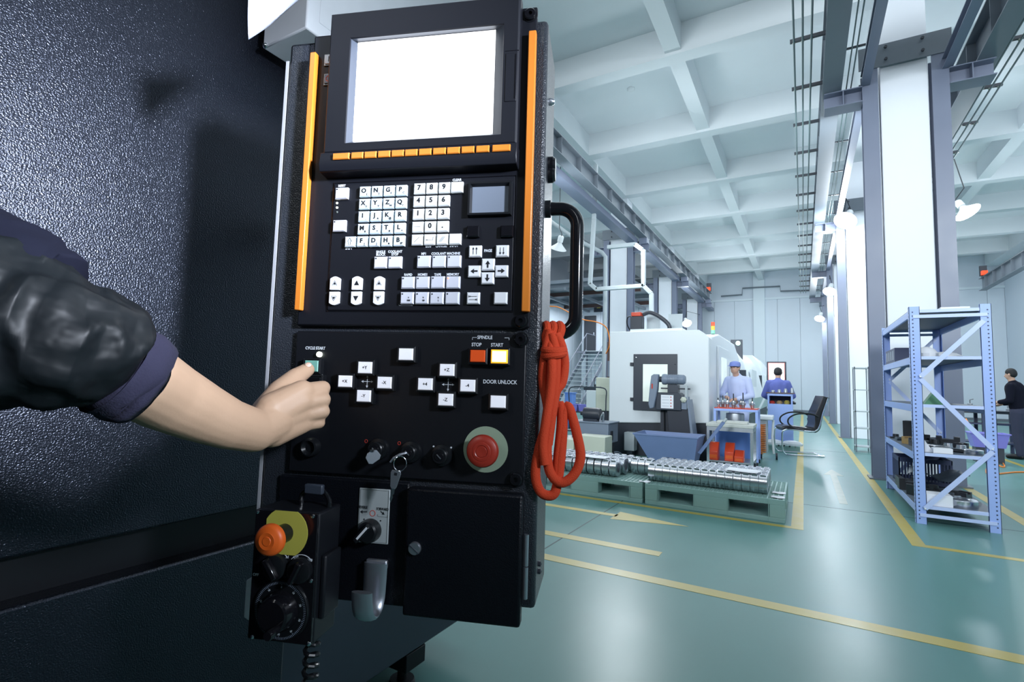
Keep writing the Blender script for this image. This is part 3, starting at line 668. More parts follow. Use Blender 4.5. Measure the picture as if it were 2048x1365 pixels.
for cx, cy, k_ in ((607, 976, 'o'), (739, 985, 'i'), (873, 993, 'o'), (1009, 1001, 'i'), (1150, 1019, 'd'), (1291, 1028, 'd')):
    u, v = C3(cx, cy)
    if k_ == 'o': MB().tube([(u+.0022*math.cos(a*.45), .0017, v+.0026*math.sin(a*.45)) for a in range(14)], .0004, 4, closed=True).build('printed_mark', 'print_red', CPN)
    if k_ == 'i': MB().box((u-.0009, .0014, v-.003), (u+.0009, .0018, v+.003)).build('printed_mark', 'print_blue', CPN)
    if k_ == 'd': MB().lathe([(0, .0006), (.0014, .0006), (.0014, 0)], 10, (u, .002, v), 'y').build('printed_mark', 'print_white', CPN)
# emergency stop
u, v = C3(1568, 1042, .0); dsc = MB().lathe([(0, .0012), (.0335, .0012), (.0335, 0)], 48, (u, .002, v), 'y').build('emergency_stop', 'estop_disc', CPN, label='grey-green disc of the emergency stop')
MB().lathe([(0, .027), (.012, .027), (.012, 0)], 20, (u, .002, v), 'y').build('stop_stem', 'black_plastic', dsc)
MB().lathe([(0, .0265), (.0075, .027), (.0082, .0262), (.0095, .0272), (.013, .0268), (.0136, .0262), (.0142, .0262), (.018, .0258), (.0218, .0235), (.0235, .019), (.0235, .0165), (.020, .0145), (.0, .0145)], 40, (u, .000, v), 'y', ).build('stop_button', 'estop_red', dsc, label='red mushroom push button')
# forward / reverse selector on a silver plate
q0, q1 = PP(711, 1087, .0), PP(779, 981, .0)
pl = MB().box((q0.x, -.0045+.003, q0.z), (q1.x, .004, q1.z)); pl = MB().box((q0.x+.001, .0022, q0.z+.001), (q1.x, .005, q1.z)).build('selector_plate', 'plate_silver', CPN, bev=.0008, label='silver plate of the reverse and forward selector')
def pc(px, py): return uv(px, py)
for s_, px, py in (('REVERSE', 725, 1016), ('FORWARD', 764, 1020)):
    u, v = pc(px, py); text(s_, .0058, (u, .0019, v), pl, 'ink', squash=.68, name='legend', bold=.01)
u, v = pc(744, 1028); MB().tube([(u+.0042*math.cos(a*.3142), .0021, v+.0042*math.sin(a*.3142)) for a in range(20)], .0005, 5, closed=True).build('printed_circle', 'print_red', pl)
MB().tube([(*[lambda t: (t[0]), ][0:0],) or (q0.x+.003, .0021, q0.z+.003), (q1.x-.002, .0021, q0.z+.003), (q1.x-.002, .0021, q1.z-.002), (q0.x+.003, .0021, q1.z-.002)], .0003, 4, closed=True).build('printed_border', 'ink', pl)
for (a, b, c_, d_) in ((733, 1025, 719, 1025), (760, 1024, 768, 1031)):
    p0, p1 = V((*pc(a, b), 0)), V((*pc(c_, d_), 0)); dd = (p1-p0).normalized(); nn = V((-dd.y, dd.x, 0)); m = MB()
    m.prism([tuple((p0-nn*.0006)[:2]), tuple((p1-dd*.004-nn*.0006)[:2]), tuple((p1-dd*.004-nn*.0025)[:2]), tuple(p1[:2]), tuple((p1-dd*.004+nn*.0025)[:2]), tuple((p1-dd*.004+nn*.0006)[:2]), tuple((p0+nn*.0006)[:2])], .0004, 'y', .0019)
    m.build('arrow_symbol', 'ink', pl)
u, v = pc(764, 1035); MB().tube([(u-.008, .0021, v+.003), (u-.008, .0021, v), (u+.0075, .0021, v-.0005), (u+.0075, .0021, v+.0025)], .00025, 4).build('printed_bracket', 'ink', pl)
for px, py in ((727, 1040), (760, 1043)):
    u, v = pc(px, py); MB().lathe([(0, .0004), (.0011, .0004), (.0011, 0)], 10, (u, .0022, v), 'y').build('printed_dot', 'ink', pl)
u, v = pc(740, 1062); kn = MB().lathe([(0, .016), (.013, .016), (.0155, .014), (.0175, .003), (.0175, 0)], 36, (u, .002, v), 'y').build('selector_knob', 'black_plastic', CPN)
u2, v2 = u-.003, v+.001
MB().bar((u2+.009, -.017, v2+.011), (u2-.012, -.017, v2-.013), .0085, .010, (0, 1, 0)).build('knob_grip', 'black_plastic', kn, bev=.002)
MB().bar((u2+.008, -.0223, v2+.0095), (u2-.007, -.0223, v2-.008), .0032, .0008, (0, 1, 0)).build('knob_pointer', 'key_white', kn)
# J hook
q = PP(742, 1145, .02); hp = [(0, -.005, .008), (0, -.005, -.018), (0, -.007, -.042), (0, -.016, -.056), (0, -.031, -.057), (0, -.042, -.044), (0, -.047, -.018)]
prof = []
sp = smoothpath([V(p)+V((q.x, 0, q.z)) for p in hp], 6)
m = MB(); ls = []
for i, p in enumerate(sp):
    t_ = (sp[min(i+1, len(sp)-1)]-sp[max(i-1, 0)]).normalized(); n_ = V((1, 0, 0)).cross(t_).normalized(); f_ = i/(len(sp)-1); hw = .0185-.003*f_; th = .0045+.0025*math.sin(f_*3.14)
    ls.append([p+V((math.cos(a)*hw*(1 if abs(math.cos(a)) > .5 else 1), 0, 0))+n_*math.sin(a)*th for a in [k*math.pi/6 for k in range(12)]])
m.rings(ls, True); m.build('coat_hook', 'silver_satin', CPN, ang=60, label='satin silver hook')
MB().box((q.x-.017, -.004, q.z-.002), (q.x+.017, .004, q.z+.012)).build('hook_base', 'silver_satin', CPN, bev=.003)
# side fittings and grab handle
for v_, r_ in ((.385, .006),): MB().lathe([(0, .008), (r_*.6, .008), (r_, .004), (r_, 0)], 14, (.389, .06, v_), 'x').build('side_screw', 'silver_satin', CPN)
MB().lathe([(0, .012), (.010, .012), (.013, .008), (.013, 0)], 20, (.389, .06, PP(1103, 330, -.06).z), 'x').build('side_knob', 'black_gloss', CPN)
MB().lathe([(0, .012), (.010, .012), (.013, .008), (.013, 0)], 20, (.389, .06, PP(1103, 350, -.06).z), 'x').build('side_knob', 'black_gloss', CPN)
for py in (1128, 1143): MB().lathe([(0, .006), (.004, .004), (.004, 0)], 10, (.389, .04, PP(1076, py, -.04).z), 'x').build('side_screw', 'dark_steel', CPN)
HW = -.035
hz1, hz0 = PP(1120, 418, HW).z, PP(1120, 668, HW).z; hx = PP(1153, 540, HW).x; ar = .028
pts = [V((.389, -HW, hz1)), V((hx-ar, -HW, hz1))]
for k in range(1, 8): a = math.pi/2*(1-k/8); pts.append(V((hx-ar+ar*math.cos(a), -HW, hz1-ar+ar*math.sin(a))))
pts += [V((hx, -HW, hz1-ar)), V((hx, -HW, hz0+ar))]
for k in range(1, 8): a = -math.pi/2*k/8; pts.append(V((hx-ar+ar*math.cos(a), -HW, hz0+ar+ar*math.sin(a))))
pts += [V((hx-ar, -HW, hz0)), V((.389, -HW, hz0))]
hd = MB().tube(pts, .0105, 20).build('grab_handle', 'black_gloss', CPN)
for z_ in (hz1, hz0): MB().lathe([(.0135, 0), (.0135, .008), (.0115, .009), (.0, .009)], 20, (.389, -HW, z_), 'x').build('handle_collar', 'black_plastic', hd)
# support arm back to the machine
MB().tube([(.12, .13, .3), (.12, .42, .3), (-.30, .42, .3)], .03, 14).build('support_arm', 'black_flat', CPN)

# ---------------------------------------------------------------- keys in the key switches
def pl2w(p): return PO + PU_*p[0] - PN*p[1] + V((0, 0, p[2]))
PM = Matrix.Translation(PO) @ Matrix.Rotation(R(20), 4, 'Z')
def pthing(name, label, cat, p, group=None): return thing(name, label, cat, PM @ V(p), R(20), group)
u, v = C3(680, 1045, .014)
t = pthing('key', 'silver key standing in the left key switch of the control pendant', 'key', (u, -.0165, v))
MB().prism([(-.003, -.0014), (.003, -.0014), (.003, .0014), (-.003, .0014)], .008, 'y', -.008).build('key_blade', 'steel', t)
m = MB(); T = Matrix.Translation((0, -.008, 0)) @ Matrix.Rotation(R(32), 4, 'Y')
bw = [(-.004, -.0), (.004, 0), (.0095, -.004), (.0105, -.014), (.006, -.0175), (-.006, -.0175), (-.0105, -.014), (-.0095, -.004)]
MB().prism([(p[0], p[1]) for p in bw], .0022, 'x', -.0011, T=Matrix.Translation((-.004, -.006, -.002)) @ Matrix.Rotation(R(-60), 4, 'Z') @ Matrix.Rotation(R(35), 4, 'X')).build('key_bow', 'silver_satin', t, bev=.0004)
u, v = C3(935, 1068, .014)
t = pthing('key_bunch', 'key with a ring and a second key hanging from the middle key switch', 'keys', (u, -.0165, v))
MB().tube([(0, 0, 0), (-.004, -.012, -.001), (-.012, -.016, -.006), (-.017, -.015, -.012)], [.0022, .0022, .002, .0015], 8).build('key_bow', 'silver_satin', t)
rc = V(PP(800+0, 928, .033))-V((u, -.0165, v)); MB().tube([rc+V((.0085*math.cos(a*.2618), .003*math.cos(a*.2618), .0105*math.sin(a*.2618))) for a in range(24)], .0008, 6, closed=True).build('key_ring', 'chrome', t)
kk = V(PP(793, 942, .033))-V((u, -.0165, v))
T = Matrix.Translation(kk) @ Matrix.Rotation(R(8), 4, 'Y')
hk = MB().prism([(-.0065, 0), (.0065, 0), (.0075, -.004), (.0045, -.023), (.003, -.026), (-.003, -.026), (-.0052, -.023), (-.0078, -.004)], .002, 'y', -.001, T=T)
hk = hk.build('hanging_key', 'silver_satin', t, bev=.0004)
MB().box((-.0022, -.0014, -.0068), (.0022, .0014, -.0028), T=T).build('key_hole', 'ink', hk)
MB().prism([(-.0024, -.026), (.0026, -.026), (.0026, -.033), (.001, -.035), (.002, -.038), (0, -.046), (-.0024, -.042)], .0016, 'y', -.0008, T=T).build('key_blade', 'steel', hk)

# ---------------------------------------------------------------- handwheel pendant
hw = .085
H0 = PP(632.6, 1297, hw); H1 = PP(510.6, 1017, hw)
hx0, hx1, hz0_, hz1_ = (PP(510.6, 1017, hw).x+PP(503.6, 1279, hw).x)/2, (PP(632.6, 1028, hw).x+PP(627.6, 1297, hw).x)/2, (PP(627.6, 1297, hw).z+PP(503.6, 1279, hw).z)/2, (PP(510.6, 1017, hw).z+PP(632.6, 1028, hw).z)/2
hx0, hx1 = min(PP(510.6, 1017, hw).x, PP(503.6, 1279, hw).x), hx1
HC = V(((hx0+hx1)/2, -hw, hz0_)); HWD = hx1-hx0; HH = hz1_-hz0_
HP = pthing('handwheel_pendant', 'black hand-held box with orange-red stop button on yellow disc and a handwheel', 'remote control', HC)
HM = PM @ Matrix.Translation(HC)
def hp_(px, py, off=0.0):
    p = PP(px, py, hw+off)-HC; return V((p.x, -off, p.z))
MB().box((-HWD/2, .002, 0), (HWD/2, .062, HH)).build('box_body', 'black_flat', HP, bev=.004)
MB().box((-HWD/2+.001, 0, .001), (HWD/2-.001, .004, HH-.001)).build('front_plate', 'black_gloss', HP, bev=.001)
MB().box((HWD/2-.001, .012, .03), (HWD/2+.008, .055, .115)).build('side_holder', 'black_flat', HP, bev=.003)
for px, py in ((514, 1021), (626, 1033), (622, 1162), (505, 1275), (618, 1291)):
    q = hp_(px, py); q.x = max(min(q.x, HWD/2-.004), -HWD/2+.004); q.z = max(min(q.z, HH-.004), .004)
    MB().lathe([(0, .002), (.0016, .0018), (.0028, .001), (.003, 0)], 12, q, 'y').build('screw', 'chrome', HP)
q = hp_(571, 1066); pts = []
for k in range(36):
    a = 2*math.pi*k/36; x, z_ = .0335*math.cos(a), .0335*math.sin(a); pts.append((q.x+max(-.029, min(x, .0335)), q.z+max(-.029, min(z_, .029))))
yd = MB().prism(pts, .0012, 'y', -.0012).build('stop_disc', 'pend_yellow', HP, label='yellow disc behind the stop button')
MB().lathe([(0, .032), (.0125, .032), (.0125, 0)], 24, q, 'y').build('stop_stem', 'black_plastic', yd)
MB().lathe([(0, .041), (.0055, .0412), (.0062, .0405), (.011, .041), (.0118, .0404), (.0165, .0395), (.0195, .037), (.0205, .034), (.0205, .030), (.018, .027), (0, .027)], 40, q, 'y').build('stop_button', 'pend_orange', yd, label='orange-red mushroom stop button')
for px, py, a_ in ((543, 1139, -35), (592, 1146, 25)):
    q = hp_(px, py, .012); q.y = 0
    k_ = MB().lathe([(0, .010), (.0125, .010), (.0165, .008), (.0172, .002), (.0172, 0)], 32, q, 'y').build('selector_knob', 'black_plastic', HP)
    a = R(a_); MB().bar(q+V((math.sin(a)*.015, -.014, math.cos(a)*.015)), q-V((math.sin(a)*.015, .014, math.cos(a)*.015)), .008, .010, (0, 1, 0)).build('knob_grip', 'black_gloss', k_, bev=.002)
    q2 = q+V((0, -.0006, 0)); MB().tube([q2+V((.0195*math.sin(R(t_)), 0, .0195*math.cos(R(t_)))) for t_ in range(-50, 56, 10)], .0005, 4).build('dial_arc', 'print_white', HP)
for s_, px, py in (('4', 528, 1109), ('Z', 557, 1113), ('x1', 575, 1115), ('x10', 592, 1115), ('x100', 618, 1121), ('OFF', 512, 1150)):
    q = hp_(px, py); text(s_, .0052, (q.x, -.0004, q.z), HP, 'print_white', name='printed_label')
q = hp_(530, 1189); MB().box((q.x-.004, -.0005, q.z-.0004), (q.x+.004, 0, q.z+.0004)).build('minus_symbol', 'print_white', HP)
q = hp_(598, 1198); m = MB(); m.box((q.x-.004, -.0005, q.z-.0004), (q.x+.004, 0, q.z+.0004)); m.box((q.x-.0004, -.0005, q.z-.004), (q.x+.0004, 0, q.z+.004)); m.build('plus_symbol', 'print_white', HP)
for pts in (((578, 1178), (592, 1187)), ((548, 1175), (538, 1181))):
    a, b = hp_(*pts[0]), hp_(*pts[1]); MB().bar(a+V((0, -.0003, 0)), b+V((0, -.0003, 0)), .0007, .0004, (0, 1, 0)).build('arrow_mark', 'print_white', HP)
    if pts[0][0] == 578: MB().lathe([(0, .0004), (.0018, .0004), (.0018, 0)], 3, b, 'y').build('arrow_mark', 'print_white', HP)
q = hp_(556, 1234, .02); q.y = 0; q.x = min(q.x, .002)
wd = MB().lathe([(0, .004), (.0395, .004), (.0405, .002), (.0405, 0)], 56, q, 'y').build('handwheel_dial', 'black_plastic', HP)
m = MB()
for k in range(100):
    a = 2*math.pi*k/100; l_ = .0345 if k % 10 else .033
    m.bar(q+V((l_*math.sin(a), -.0042, l_*math.cos(a))), q+V((.0375*math.sin(a), -.0042, .0375*math.cos(a))), .0004, .0003, (0, 1, 0))
stuff(m.build('dial_scale', 'mach_grey', wd))
for k, s_ in enumerate(('0', '10', '20', '30', '40', '50', '60', '70', '80', '90')):
    a = 2*math.pi*k/10; text(s_, .0036, (q.x+.0305*math.sin(a), -.0043, q.z+.0305*math.cos(a)), wd, 'duct_white', rot=(R(90), a, 0), name='dial_number')
MB().lathe([(0, .024), (.019, .024), (.022, .022), (.0265, .006), (.0265, .0)], 40, q, 'y').build('handwheel', 'black_gloss', HP)
MB().lathe([(0, .022), (.0055, .022), (.0065, .018), (.0055, .006), (.005, 0)], 16, q+V((.010, -.022, -.014)), 'y').build('crank_grip', 'black_gloss', HP)
# hanging loop on top, coiled cable below
a_, b_ = hp_(573, 1012), hp_(634, 1015); zt = HH
hl = MB().tube(smoothpath([(.0, .035, zt), (.0, .035, zt+.014), (.012, .035, zt+.024), (.03, .035, zt+.024), (.042, .035, zt+.012), (.043, .035, zt)], 5), .0035, 10).build('hanging_loop', 'black_gloss', HP)
MB().box((.008, .026, zt+.018), (.036, .034, zt+.032)).build('loop_label', 'mach_dark', hl, bev=.002)
cq = hp_(596, 1300); tag(MB().tube([HM @ p for p in [V((cq.x+.009*math.cos(k*.7), .035+.009*math.sin(k*.7), -.0016*k)) for k in range(0, 44)]]+[HM @ V((cq.x+.004, .035, -.09)), HM @ V((cq.x+.006, .06, -.3)), HM @ V((cq.x+.03, .2, -.80))], .0032, 8).build('coiled_cable', 'black_plastic'), 'black coiled cable hanging below the handwheel box', 'cable')

# ---------------------------------------------------------------- machine enclosure behind
EX = -1.2
t = thing('machine_enclosure', 'large black powder-coated machine enclosure filling the left side', 'machine', (EX, .3, 0))
def eb(y0, z0, y1, z1, x0, x1, name, m_='black_coat', bev=.006, **k): return MB().box((x0-EX, y0-.3, z0), (x1-EX, y1-.3, z1)).build(name, m_, t, bev=bev, **k)
eb(-2.2, .93, 1.0, 3.3, EX-.30, EX, 'door_skin')
eb(1.006, .93, 2.1, 2.12, EX-.30, EX-.02, 'end_skin')
eb(-2.2, .845, 2.1, .93, EX-.30, EX-.05, 'recess_channel', 'black_flat', 0)
eb(-2.2, .28, .93, .845, EX-.30, EX, 'lower_skin')
eb(.936, .16, 2.12, .845, EX-.45, EX-.19, 'lower_body', 'mach_dark')
eb(-2.2, .14, .93, .28, EX-.45, EX-.05, 'plinth', 'black_flat')
eb(-2.2, 2.12, 1.0, 3.32, EX-.60, EX-.30, 'roof_edge', 'black_flat')
eb(-2.2, .14, 2.1, 2.12, EX-1.6, EX-.30, 'core', 'black_flat', 0)
for y in (-1.8, -.2, 1.72):
    f_ = MB().lathe([(0, .14), (.02, .14), (.02, .02), (.05, .02), (.055, 0), (0, 0)], 16, (-.27, y-.3, 0)).build('levelling_foot', 'black_flat', t)
    MB().box((-.33, y-.36, .08), (-.20, y-.24, .15)).build('foot_block', 'black_flat', f_, bev=.004)
# white sheet-metal cabinet standing proud of the enclosure, papers over its edge
K = at(612, 55, x=-1.0); K2 = at(525, 100, y=K.y)
t = thing('sheet_metal_cabinet', 'white sheet metal box on the machine above the control pendant', 'cabinet', (K.x, K.y, K.z))
MB().box((K2.x-K.x, 0, 0), (0, .70, .95)).build('cabinet_body', 'sheet_white', t, bev=.004)
MB().box((-.003, .035, .035), (.0015, .66, .90)).build('embossed_panel', 'sheet_white', t, bev=.0012)
q = at(531, 92, y=K.y)-V((K.x, K.y, K.z)); MB().lathe([(0, .006), (.004, .0055), (.007, .002), (.007, 0)], 16, (q.x, 0, q.z), 'y').build('rivet', 'chrome', t)
def sheet(pts, nx, name, label, mt='paper'):
    pass
g = []; yy = K.y-.02
c_ = [cp(499, -40, .78), cp(640, -40, .84), cp(600, 2, .86), cp(497, 79, .80)]
m = MB(); n_ = 8; vs = []
for i in range(n_+1):
    for j in range(n_+1):
        a, b = i/n_, j/n_; p = c_[0].lerp(c_[1], a).lerp(c_[3].lerp(c_[2], a), b); vs.append(p+V((0, -.002*math.sin(a*5+b*3), .0015*math.sin(b*6+a))))
fs = [(i*(n_+1)+j, (i+1)*(n_+1)+j, (i+1)*(n_+1)+j+1, i*(n_+1)+j+1) for i in range(n_) for j in range(n_)]
o = m.add(vs, fs).build('paper_sheet', 'paper', fix=False, ang=180); so = o.modifiers.new('thick', 'SOLIDIFY'); so.thickness = .0006
tag(o, 'pale drawing sheet hanging over the corner of the white box, top left of the pendant', 'paper')

# ---------------------------------------------------------------- red cord looped on the handle
def rp(px, py, w_): return PM @ PP(px, py, w_)
t = thing('cord_bundle', 'thick red fabric-covered cord knotted over the pendant handle, hanging in loops', 'cord', rp(1108, 670, -.035))
def strand(pts, r=.0072, name='cord_strand'):
    MB().tube([p-t.location for p in smoothpath([rp(*q) for q in pts], 10)], r, 12).build(name, 'rope_red', t).rotation_euler = (0, 0, 0)
strand([(1100, 662, -.015), (1092, 700, -.012), (1086, 760, -.012), (1096, 830, -.010), (1078, 900, -.008), (1071, 950, -.006), (1082, 985, -.006), (1106, 990, -.008), (1116, 960, -.012), (1124, 890, -.02), (1127, 830, -.028), (1131, 812, -.034)])
strand([(1104, 668, -.012), (1112, 710, -.010), (1110, 770, -.010), (1100, 850, -.008), (1094, 900, -.006), (1100, 945, -.004), (1122, 966, -.004), (1148, 950, -.008), (1161, 915, -.014), (1154, 870, -.022), (1140, 820, -.03), (1131, 812, -.034)])
strand([(1112, 668, -.014), (1124, 695, -.016), (1129, 730, -.018), (1124, 765, -.016), (1112, 785, -.012), (1104, 830, -.014), (1096, 890, -.012)])
strand([(1118, 816, -.03), (1122, 812, -.03), (1122, 850, -.024), (1116, 910, -.018), (1112, 960, -.012)], .0068)
strand([(1098, 662, -.02), (1104, 720, -.004), (1101, 780, -.002), (1092, 840, 0), (1086, 890, .0), (1090, 930, 0)], .0068)
kn_ = [(rp(1107+6*math.sin(k*.9), 668+2.2*k-8, -.035)-t.location) for k in range(7)]
m = MB()
lo = [V((.0165*math.cos(a*.3307)*1, .0165*math.sin(a*.3307), 0)) for a in range(19)]
for k in range(3):
    q = rp(1108, 672, -.035)-t.location; rr_ = .0165
    MB().tube([q+PU_*(-.010+.010*k+.002*math.sin(a))+(-PN)*(rr_*math.cos(a*.3307))+V((0, 0, rr_*math.sin(a*.3307))) for a in range(19)], .0068, 10, closed=True).build('cord_wrap', 'rope_red', t)
for k in range(2):
    q = rp(1108, 700+10*k, -.012)-t.location
    MB().tube([q+PU_*(.014*math.cos(a*.3307))+(-PN)*(.012*math.sin(a*.3307))+V((0, 0, .003*math.sin(a*.3307+k))) for a in range(19)], .0062, 10, closed=True).build('cord_wrap', 'rope_red', t)
# ================================================================ PALLETS AND STEEL RINGS
def pallet(x0, x1, label):
    w_ = x1-x0; t = thing('pallet', label, 'pallet', ((x0+x1)/2, 5.54, 0), group='plastic pallets'); D = 1.1; H = .215; a = -w_/2
    MB().box((a, 0, 0), (-a, D, .045)).build('bottom_deck', 'pallet_green', t, bev=.004)
    for (u0_, u1_) in ((a, a+.13), (-.16, .16), (-a-.13, -a)):
        for y0 in (0, .47, .96): MB().box((u0_, y0, .045), (u1_, y0+.14, H-.05)).build('support_block', 'pallet_green', t, bev=.004)
    for y0 in (0, D-.02): MB().box((a, y0, H-.05), (-a, y0+.02, H)).build('deck_rim', 'pallet_green', t, bev=.002)
    for s in (-1, 1): MB().box((s*w_/2, .02, H-.05), (s*(w_/2-.02), D-.02, H)).build('deck_rim', 'pallet_green', t, bev=.002)
    m = MB()
    for k in range(1, int(w_/.045)): x = a+k*.045; m.box((x-.006, .02, H-.03), (x+.006, D-.02, H-.004))
    for k in range(1, 23): m.box((a+.02, k*.048-.006, H-.03), (-a-.02, k*.048+.006, H-.006))
    stuff(m.build('deck_grid', 'pallet_green', t, fix=False))
    m = MB()
    for u0_, u1_ in ((a+.14, -.17), (.17, -a-.14)):
        k = u0_+.01
        while k < u1_: m.box((k, -.002, .165), (k+.008, .012, .19)); k += .034
    stuff(m.build('front_ribs', 'pallet_green', t, fix=False))
    for u0_ in (a+.135, -.165, .16, -a-.14): MB().box((u0_, -.004, .0), (u0_+.006, .01, H)).build('edge_rib', 'pallet_green', t)
    return t
pallet(-1.49, -.17, 'green plastic pallet at the aisle corner carrying long rows of steel rings')
pallet(-2.84, -1.52, 'green plastic pallet partly behind the pendant, left of the corner pallet')
def ringproto(th, name='steel_ring', R_=.100, H_=.19):
    t = bpy.data.objects.new(name, None)
    pr = []
    for k in range(24):
        a = 2*math.pi*k/24+math.pi/24; y, z_ = R_*math.cos(a)*1.05, R_*math.sin(a)
        pr.append((max(-R_, min(R_, y)), min(z_, H_-R_-.012)))
    m = MB(); loops = []
    for x, s in ((0, .985), (.002, 1), (th-.002, 1), (th, .985)): loops.append([V((x, p[0]*s, (p[1]-.0)*s+R_)) for p in pr])
    inner = [[V((x, .052*math.cos(2*math.pi*k/24+math.pi/24), .052*math.sin(2*math.pi*k/24+math.pi/24)+R_)) for k in range(24)] for x in (th, 0)]
    m.rings(loops+inner+[loops[0]], False)
    me = m.mesh('ring_body', 'steel', True, 30)
    m2 = MB()
    for y in (-.045, .045):
        m2.rings([[V((th/2+dx*s, y+dy*s, H_-.014+z_)) for dx, dy in ((-th*.34, -.028), (th*.34, -.028), (th*.34, .028), (-th*.34, .028))] for s, z_ in ((1, 0), (1, .012), (.55, .012), (.5, .003))], True)
    mesh2 = m2.mesh('seat_pads', 'steel', False)
    return me, mesh2
RL, RS = ringproto(.076), ringproto(.078)
NTH = ('first', 'second', 'third', 'fourth', 'fifth', 'sixth', 'seventh', 'eighth', 'ninth', 'tenth', 'eleventh', 'twelfth', 'thirteenth', 'fourteenth', 'fifteenth', 'sixteenth', 'seventeenth', 'eighteenth')
def ringrow(x0, n, pitch, y, z_, label, group, P_=RL, jit=0):
    for k in range(n):
        r_ = bpy.data.objects.new('steel_ring', None); r_.location = (x0+k*pitch, y+random.uniform(-jit, jit), z_); r_.empty_display_size = .05
        COL.objects.link(r_); tag(r_, label+(', %s from the left' % NTH[k] if n < 15 or k < n-1 else ', last one on the right'), 'steel ring', group)
        b = bpy.data.objects.new('ring_body', P_[0]); link(b, r_); p = bpy.data.objects.new('seat_pads', P_[1]); link(p, r_); p['kind'] = 'stuff'
for k, nm in enumerate(('front', 'middle', 'back')):
    ringrow(-1.50+.0*k, 15, .0785, 5.79+.235*k, .215, 'machined steel ring in the %s row on the corner pallet' % nm, 'steel rings, %s row of the corner pallet' % nm, RL, .001)
for k, nm in enumerate(('front', 'middle', 'back')):
    ringrow(-2.82+.02*k, 11, .0895, 5.74+.225*k, .215, 'machined steel ring in the spaced %s row on the left pallet' % nm, 'steel rings, %s row of the left pallet' % nm, RS, .002)
ringrow(-1.78, 3, .082, 6.10, .215, 'steel ring in the short stub between the two pallets', 'steel rings of the short stub')
def simple(name, mb, m_, label, cat, bev=0, group=None, **k): o = mb.build(name, m_, bev=bev, **k); return tag(o, label, cat, group)
def bent(x0, y0, x1, y1, z_, name, label, rot=0, amp=.006, m_='paper_white', cat='paper'):
    m = MB(); n_ = 6; c = V(((x0+x1)/2, (y0+y1)/2, z_)); vs = []
    for i in range(n_+1):
        for j in range(3):
            p = V(((x1-x0)*(i/n_-.5), (y1-y0)*(j/2-.5), amp*math.sin(i*1.3+j))); p.rotate(Matrix.Rotation(rot, 3, 'Z')); vs.append(p)
    m.add(vs, [(i*3+j, (i+1)*3+j, (i+1)*3+j+1, i*3+j+1) for i in range(n_) for j in range(2)])
    o = m.build(name, m_, fix=False, ang=180); o.location = c; md = o.modifiers.new('thick', 'SOLIDIFY'); md.thickness = .0008; return tag(o, label, cat)
bent(-.72, 5.74, -.40, 5.98, .412, 'paper_sheet', 'white sheet lying on the ring rows of the corner pallet', R(-8), .0015)
bent(-2.32, 5.66, -1.98, 5.86, .412, 'paper_sheet', 'white sheet lying on the ring rows of the left pallet', R(-4), .0015)
bent(-1.57, 5.57, -1.45, 5.66, .222, 'paper_label', 'small label lying at the gap between the pallets', .3)
for y, s_ in ((5.90, 'rear'), (5.66, 'front')): bent(-.29, y-.06, -.17, y+.05, .220, 'paper_label', 'white label on the right end of the corner pallet, the %s one' % s_, 0, .002)

# ================================================================ WHITE MACHINING CENTRE
MX0, MX1, MY, MH = -3.16, -1.39, 9.2, 2.25
t = thing('machining_centre', 'large white machining centre with dark framed window and black base', 'machine', (MX0, MY, 0))
W_ = MX1-MX0
MB().prism([(0, .55), (W_, .55+.10), (W_, MH-.13), (W_-.17, MH), (0, MH)], .35, 'y', 0).build('end_panel', 'mach_white', t, bev=.02)
MB().prism([(0, 0), (W_, 0), (W_, .645), (0, .545)], .30, 'y', .03).build('black_base', 'mach_black', t, bev=.005)
MB().box((.05, .33, .02), (W_-.05, 4.2, .55)).build('machine_bed', 'mach_black', t, bev=.01)
MB().prism([(.35, .55), (5.0, .55), (5.0, MH-.25), (4.0, MH+.05), (1.4, MH+.05), (.35, MH-.1)], W_-.05, 'x', .02).build('enclosure_body', 'mach_white', t, bev=.02)
dr = MB().box((W_-.03, 1.1, .62), (W_+.01, 2.5, 2.05)).build('sliding_door', 'mach_white', t, bev=.01)
MB().box((W_+.005, 1.4, 1.1), (W_+.016, 2.2, 1.85)).build('door_window', 'glass_lit', dr, bev=.004)
MB().tube([(W_+.05, 2.35, 1.0), (W_+.05, 2.35, 1.7)], .014, 8).build('door_handle', 'steel', dr)
def mp(px, py, y=MY): q = at(px, py, y=y); return q-V((MX0, MY, 0))
a, b, c, d = mp(1268, 709), mp(1355, 709), mp(1264, 820), mp(1355, 826)
wf = MB().box((a.x, -.03, c.z), (b.x, .0, a.z)).build('window_frame', 'mach_dark', t, bev=.004)
a, b = mp(1287, 729), mp(1336, 729); c = mp(1285, 803)
MB().box((a.x, -.034, c.z), (b.x, -.028, a.z)).build('lit_window', 'glass_lit', t)
for py in (729, 799):
    q = mp(1265, py); MB().box((q.x-.035, -.035, q.z-.03), (q.x+.02, -.005, q.z+.03)).build('hinge', 'mach_black', wf)
q = mp(1273, 716); MB().lathe([(0, .008), (.012, .006), (.012, 0)], 10, (q.x, -.03, q.z), 'y').build('screw', 'steel', wf)
q = mp(1351, 729); MB().lathe([(0, .008), (.012, .006), (.012, 0)], 10, (q.x, -.03, q.z), 'y').build('lock', 'mach_black', wf)
